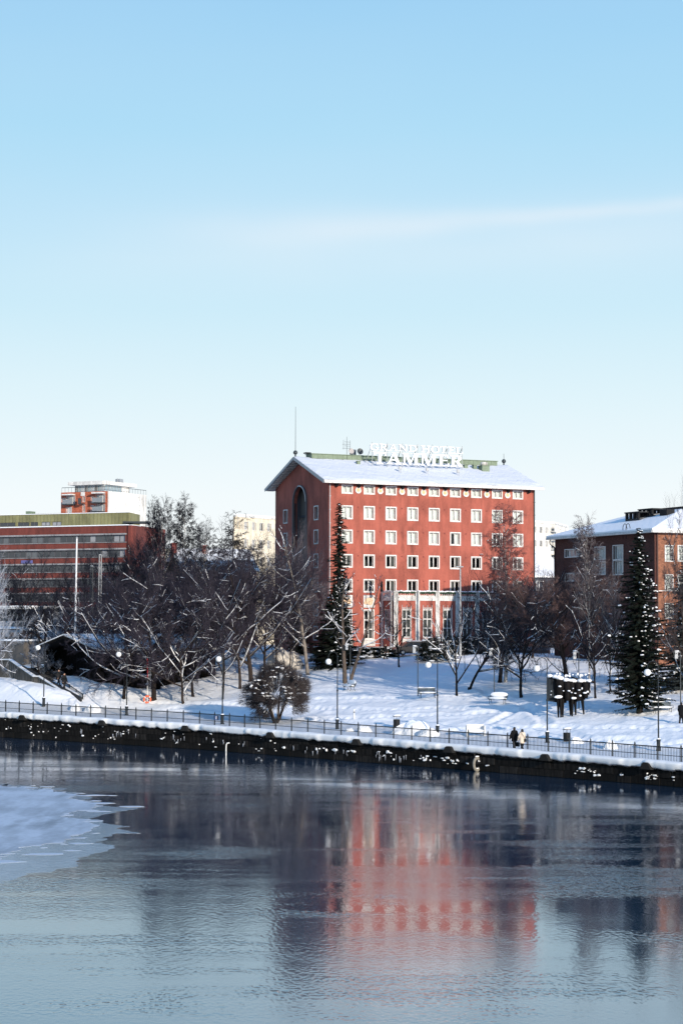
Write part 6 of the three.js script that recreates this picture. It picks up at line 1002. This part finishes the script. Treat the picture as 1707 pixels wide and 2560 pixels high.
T(520, 240, 1380, 210, 'linden', 'dark bare tree behind the snowy trees, below the snowy house roof', { snow: .2, r: .2, leaf: M.twigDark, dens: 1.35 });
T(430, 244, 1375, 210, 'linden', 'dark bluish tree at the foot of the birch pair', { snow: .2, r: .2, leaf: M.twigDark, dens: 1.35 });
T(290, 262, 1350, 150, 'linden', 'near-black tree against the middle of the red office', { snow: .05, r: .2, leaf: M.twigDark, bark: M.darkBark, dens: 1 });
T(60, 262, 1385, 150, 'linden', 'dark tree against the left part of the red office, behind the frosted tree', { snow: .05, r: .2, leaf: M.twigDark, bark: M.darkBark, dens: 1 });
T(140, 264, 1400, 130, 'linden', 'dark tree against the red office, between the terraces and the flagpole', { snow: .05, r: .2, leaf: M.twigDark, bark: M.darkBark, dens: .8 });
T(215, 268, 1372, 130, 'linden', 'dark tree against the red office, just right of the flagpole', { snow: .05, r: .2, leaf: M.twigDark, bark: M.darkBark, dens: .9 });
T(110, 250, 1480, 190, 'linden', 'near-black tree between the terraces and the flagpole', { snow: .1, r: .2, leaf: M.twigDark, bark: M.darkBark });

T(352, 232, 1425, 200, 'linden', 'grey-brown twiggy tree rising over the middle of the pavilion roof', { snow: .3, r: .18, dens: 1.1 });
T(470, 230, 1410, 200, 'linden', 'grey-brown twiggy tree rising over the right end of the pavilion roof', { snow: .3, r: .18, dens: 1.1 });
T(562, 226, 1420, 190, 'linden', 'grey-brown twiggy tree behind the low crooked tree', { snow: .3, r: .18, dens: 1.1 });
T(690, 222, 1395, 150, 'linden', 'grey-brown twiggy tree beside the pale-barked tree, left of the hotel gable', { snow: .3, r: .17, dens: 1 });
T(232, 228, 1480, 170, 'linden', 'twiggy tree over the left gable of the pavilion', { snow: .5, r: .15, dens: .8 });
T(1330, 222, 1430, 190, 'linden', 'reddish-brown twiggy tree between the hotel right end and the brick wall', { snow: .2, r: .18, leaf: mat(.075, .048, .05), dens: 1.1 });

// the round bush by the promenade
{
  srand(77); const p = ground(690, 1808), k = pxm(-p.z), Wd = 186 / k, H = 160 / k, t = thing('round_bush', 'wide round twiggy bush dusted with snow beside the promenade', 'bush', p); const tr = new Buf(), cr = new Buf(), sn = new Buf();
  for (let i = 0; i < 9; i++) { const a = i / 9 * 6.28 + rr(-.2, .2), rx = Math.cos(a) * Wd * rr(.2, .42), rz = Math.sin(a) * Wd * rr(.15, .32), pts = []; for (let j = 0; j <= 6; j++) { const u = j / 6; pts.push(V(rx * Math.pow(u, .95) + rr(-.1, .1), -.2 + H * (.72 * Math.pow(u, 1.05)) + rr(-.06, .06), rz * Math.pow(u, 1.25))); } tr.tube(pts, pts.map((_, j) => lerp(.13, .03, j / 6)), 6); for (let j = 1; j < 5; j++) if (rnd() < .6) sn.snow(pts[j], pts[j + 1], .08, .07); }
  // clumps of fine twigs carried by the stems, lower and longer on the left
  const clumps = []; for (let i = 0; i < 135; i++) { for (;;) { const x = rr(-1, 1), y = rr(-.75, 1), z = rr(-1, 1), r = x * x + y * y + z * z; if (r > 1 || r < .12) continue; if (y < -.45 && x > -.2 && x < .5) continue; const yy = y - .18 * Math.max(0, -x) ; clumps.push(V(x * Wd * .44 * (yy > .5 ? .85 : 1), H * (.47 + yy * .42), z * Wd * .36)); break; } }
  const core = V(0, H * .42, 0);
  for (const c of clumps) { const R = rr(.5, .95), out = c.clone().sub(core).normalize(); { const base = c.clone().lerp(core, .55); cr.tube([base, c.clone().lerp(base, .4).add(V(0, .1, 0)), c], [.03, .022, .012], 4); sn.snow(base, c, .035, .05 * rnd()); } for (let i = 0; i < 230; i++) { const q = V(rr(-1, 1), rr(-1, 1), rr(-1, 1)).multiplyScalar(R * .55).add(c), d = out.clone().multiplyScalar(1.1).add(V(rr(-.9, .9), rr(-.6, .9), rr(-.9, .9))).normalize(); cr.spike(q, q.clone().addScaledVector(d, rr(.25, .7) * (rnd() < .06 ? 1.7 : 1)), rr(.007, .013)); }
    if (out.y > -.2 && rnd() < .75) for (let k = 0; k < 3; k++) { const q = c.clone().add(V(rr(-.5, .5), rr(-.1, .45), rr(-.1, .5)).multiplyScalar(R)), z = rr(.03, .13); sn.add(lump(q.x, q.y, q.z, z * rr(1, 1.8), z * .6, z * 1.2, k + c.x * 9, 1, .5)); } }
  mesh('stems', tr.geo(), M.bark, t); stuff(mesh('crown', cr.geo(), mat(.05, .042, .043, { specularIntensity: .25 }), t)); stuff(mesh('snow_clumps', sn.geo(), M.snowSmall, t));
}
// conifers
function spruce(label, p, H, W, o = {}) {
  srand(o.seed || 3); const t = thing('spruce', label, 'tree', p), tr = new Buf(), cr = new Buf(), sn = new Buf(); tr.tube([V(0, -.3, 0), V(0, H * .5, 0), V(0, H * .985, 0)], [H * .018, H * .01, .012], 8);
  const low = o.low ?? .05, dens = o.dens ?? 1; let phi = 0;
  for (let y = H * low; y < H * .985; y += Math.max(.12, H * .0135)) {
    const u = (y / H - low) / (1 - low), R = W / 2 * Math.pow(1 - u, o.pow ?? .8) * (o.skirt ? lerp(o.skirt, 1, sstep(0, .16, u)) : 1) + .06, n = Math.max(5, Math.round((5 + R * 2.6)));
    for (let k = 0; k < n; k++) {
      phi += 2.399; const a = phi + rr(-.2, .2), L = R * rr(.6, 1.2) * (.9 + .25 * Math.sin(a * 2.1 + y * .9)), ca = Math.cos(a), sa = Math.sin(a), yy = y + rr(-.12, .12); const dr = rr(.16, .55) * (o.droop ?? 1), m = Math.max(3, Math.round(L * 5)); const at_ = s => V(ca * L * s, yy - L * dr * s + L * .22 * s * s, sa * L * s);
      tr.tube([at_(0), at_(.5), at_(1)], [.03, .02, .008], 3);
      for (let j = 0; j < m * 9 * dens; j++) { const s = .12 + .9 * rnd(), q = at_(s), side = rr(-1, 1), ln = rr(.16, .42) * (1 - .35 * s) * Math.min(1, .45 + L * .4); const d = V(ca * .55 - sa * side, -.35 - rnd() * .5, sa * .55 + ca * side).normalize(), e = q.clone().addScaledVector(d, ln), w = V(-sa, rr(-.5, .5), ca).multiplyScalar(rr(.04, .085)); cr.tri(q.clone().add(w), q.clone().sub(w), e); }
      if (rnd() < (o.snow ?? .3) * (ca > -.1 ? 1.5 : .35) * 1.7 * sstep(.38, .68, fbm(y * .8 + 9, a * 1.3 + 30, 3))) for (let j = 0; j < 2; j++) { const s = rr(.4, 1), q = at_(s), z = rr(.03, .11) * Math.min(1, .5 + L * .3); sn.add(lump(q.x, q.y + .05, q.z, z * rr(1, 1.7), z * rr(.6, 1), z * 1.3, k + y * 7, 1, .45)); }
    }
  }
  mesh('trunk', tr.geo(), M.darkBark, t); stuff(mesh('crown', cr.geo(), o.leaf || M.needle, t)); stuff(mesh('snow_clumps', sn.geo(), M.snowSmall, t)); return t;
}
function SP(px, py, top, w, label, o) { const p = py < 400 ? standing(px, py) : ground(px, py), D = -p.z; return spruce(label, p, at(px, top, D).y - p.y, w / pxm(D), { seed: px, ...o }); }
SP(1598, 1782, 1315, 185, 'big dark spruce with snow-dotted boughs in front of the brick building', { snow: .4, pow: .7, low: .05, skirt: .7, dens: 1.2 });
SP(1718, 1725, 1365, 190, 'snowy conifer cut by the right edge of the picture', { snow: .7, pow: .85, leaf: mat(.03, .04, .04) });
SP(847, 226, 1250, 76, 'tall slim spruce rising in front of the hotel front corner', { snow: .22, pow: .5, low: .1, droop: 1.3, dens: 1.2 });
SP(838, 224, 1462, 130, 'dense dark conifer at the foot of the slim spruce', { snow: .3, pow: .6, dens: 1.3 });
SP(742, 240, 1440, 60, 'dark conifer at the foot of the hotel gable', { snow: .2, pow: .7 });
// low snow-striped yew by the portico, dark hedge behind the lawn
{
  srand(31); const yew = (label, p, W, H, D, nm) => { const t = thing(nm, label, nm === 'hedge' ? 'hedge' : 'shrub', p), cr = new Buf(), sn = new Buf(); for (let i = 0; i < W * 1500; i++) { const x = rr(-1, 1), y = rnd(), z = rr(-1, 1); if (x * x + z * z * .8 > 1.1 - y * y * (nm === 'hedge' ? .2 : .9) + .3 * (fbm(x * 3 + 20, y * 3 + z * 2, 2) - .5)) continue; const q = V(x * W / 2, y * H, z * D / 2), d = V(x + rr(-.5, .5), .4 + rr(-.4, .6), z + rr(-.5, .5)).normalize(), s = V(rr(-.06, .06), rr(-.03, .03), rr(-.06, .06)); cr.tri(q.clone().add(s), q.clone().sub(s), q.clone().addScaledVector(d, rr(.2, .42))); if (rnd() < .02 && (z > -.2)) { const e = rr(.08, .2); sn.add(lump(q.x, q.y + .06, q.z + .1, e * 1.7, e * .45, e, i, 1, .4)); } } stuff(mesh('foliage', cr.geo(), M.needle, t)); stuff(mesh('snow_clumps', sn.geo(), M.snowSmall, t)); return t; };
  yew('low dark evergreen shrub striped with snow left of the portico trees', standing(1092, 224), 4.6, 2.6, 3, 'evergreen_shrub');
  yew('long black hedge along the street, below the portico right half', standing(1190, 231), 8, 2.0, 1.6, 'hedge');
  yew('low snowy hedge between the twin-stemmed tree and the black car', standing(940, 231), 5, 1.1, 1.4, 'hedge');
}
{ const { a, b } = STAIR; const dark = [.011, .011, .012, { roughness: .9 }]; a.y -= .6; b.y -= .75; person('person in dark clothes higher on the outdoor stairway', a, 1.2, 1.7, { coat: dark, trousers: dark, hair: dark }); person('taller person in black coming down the outdoor stairway', b, 1.0, 1.8, { coat: dark, trousers: dark, hair: dark, coatLow: .65 }); }

renderer.render(scene, camera);
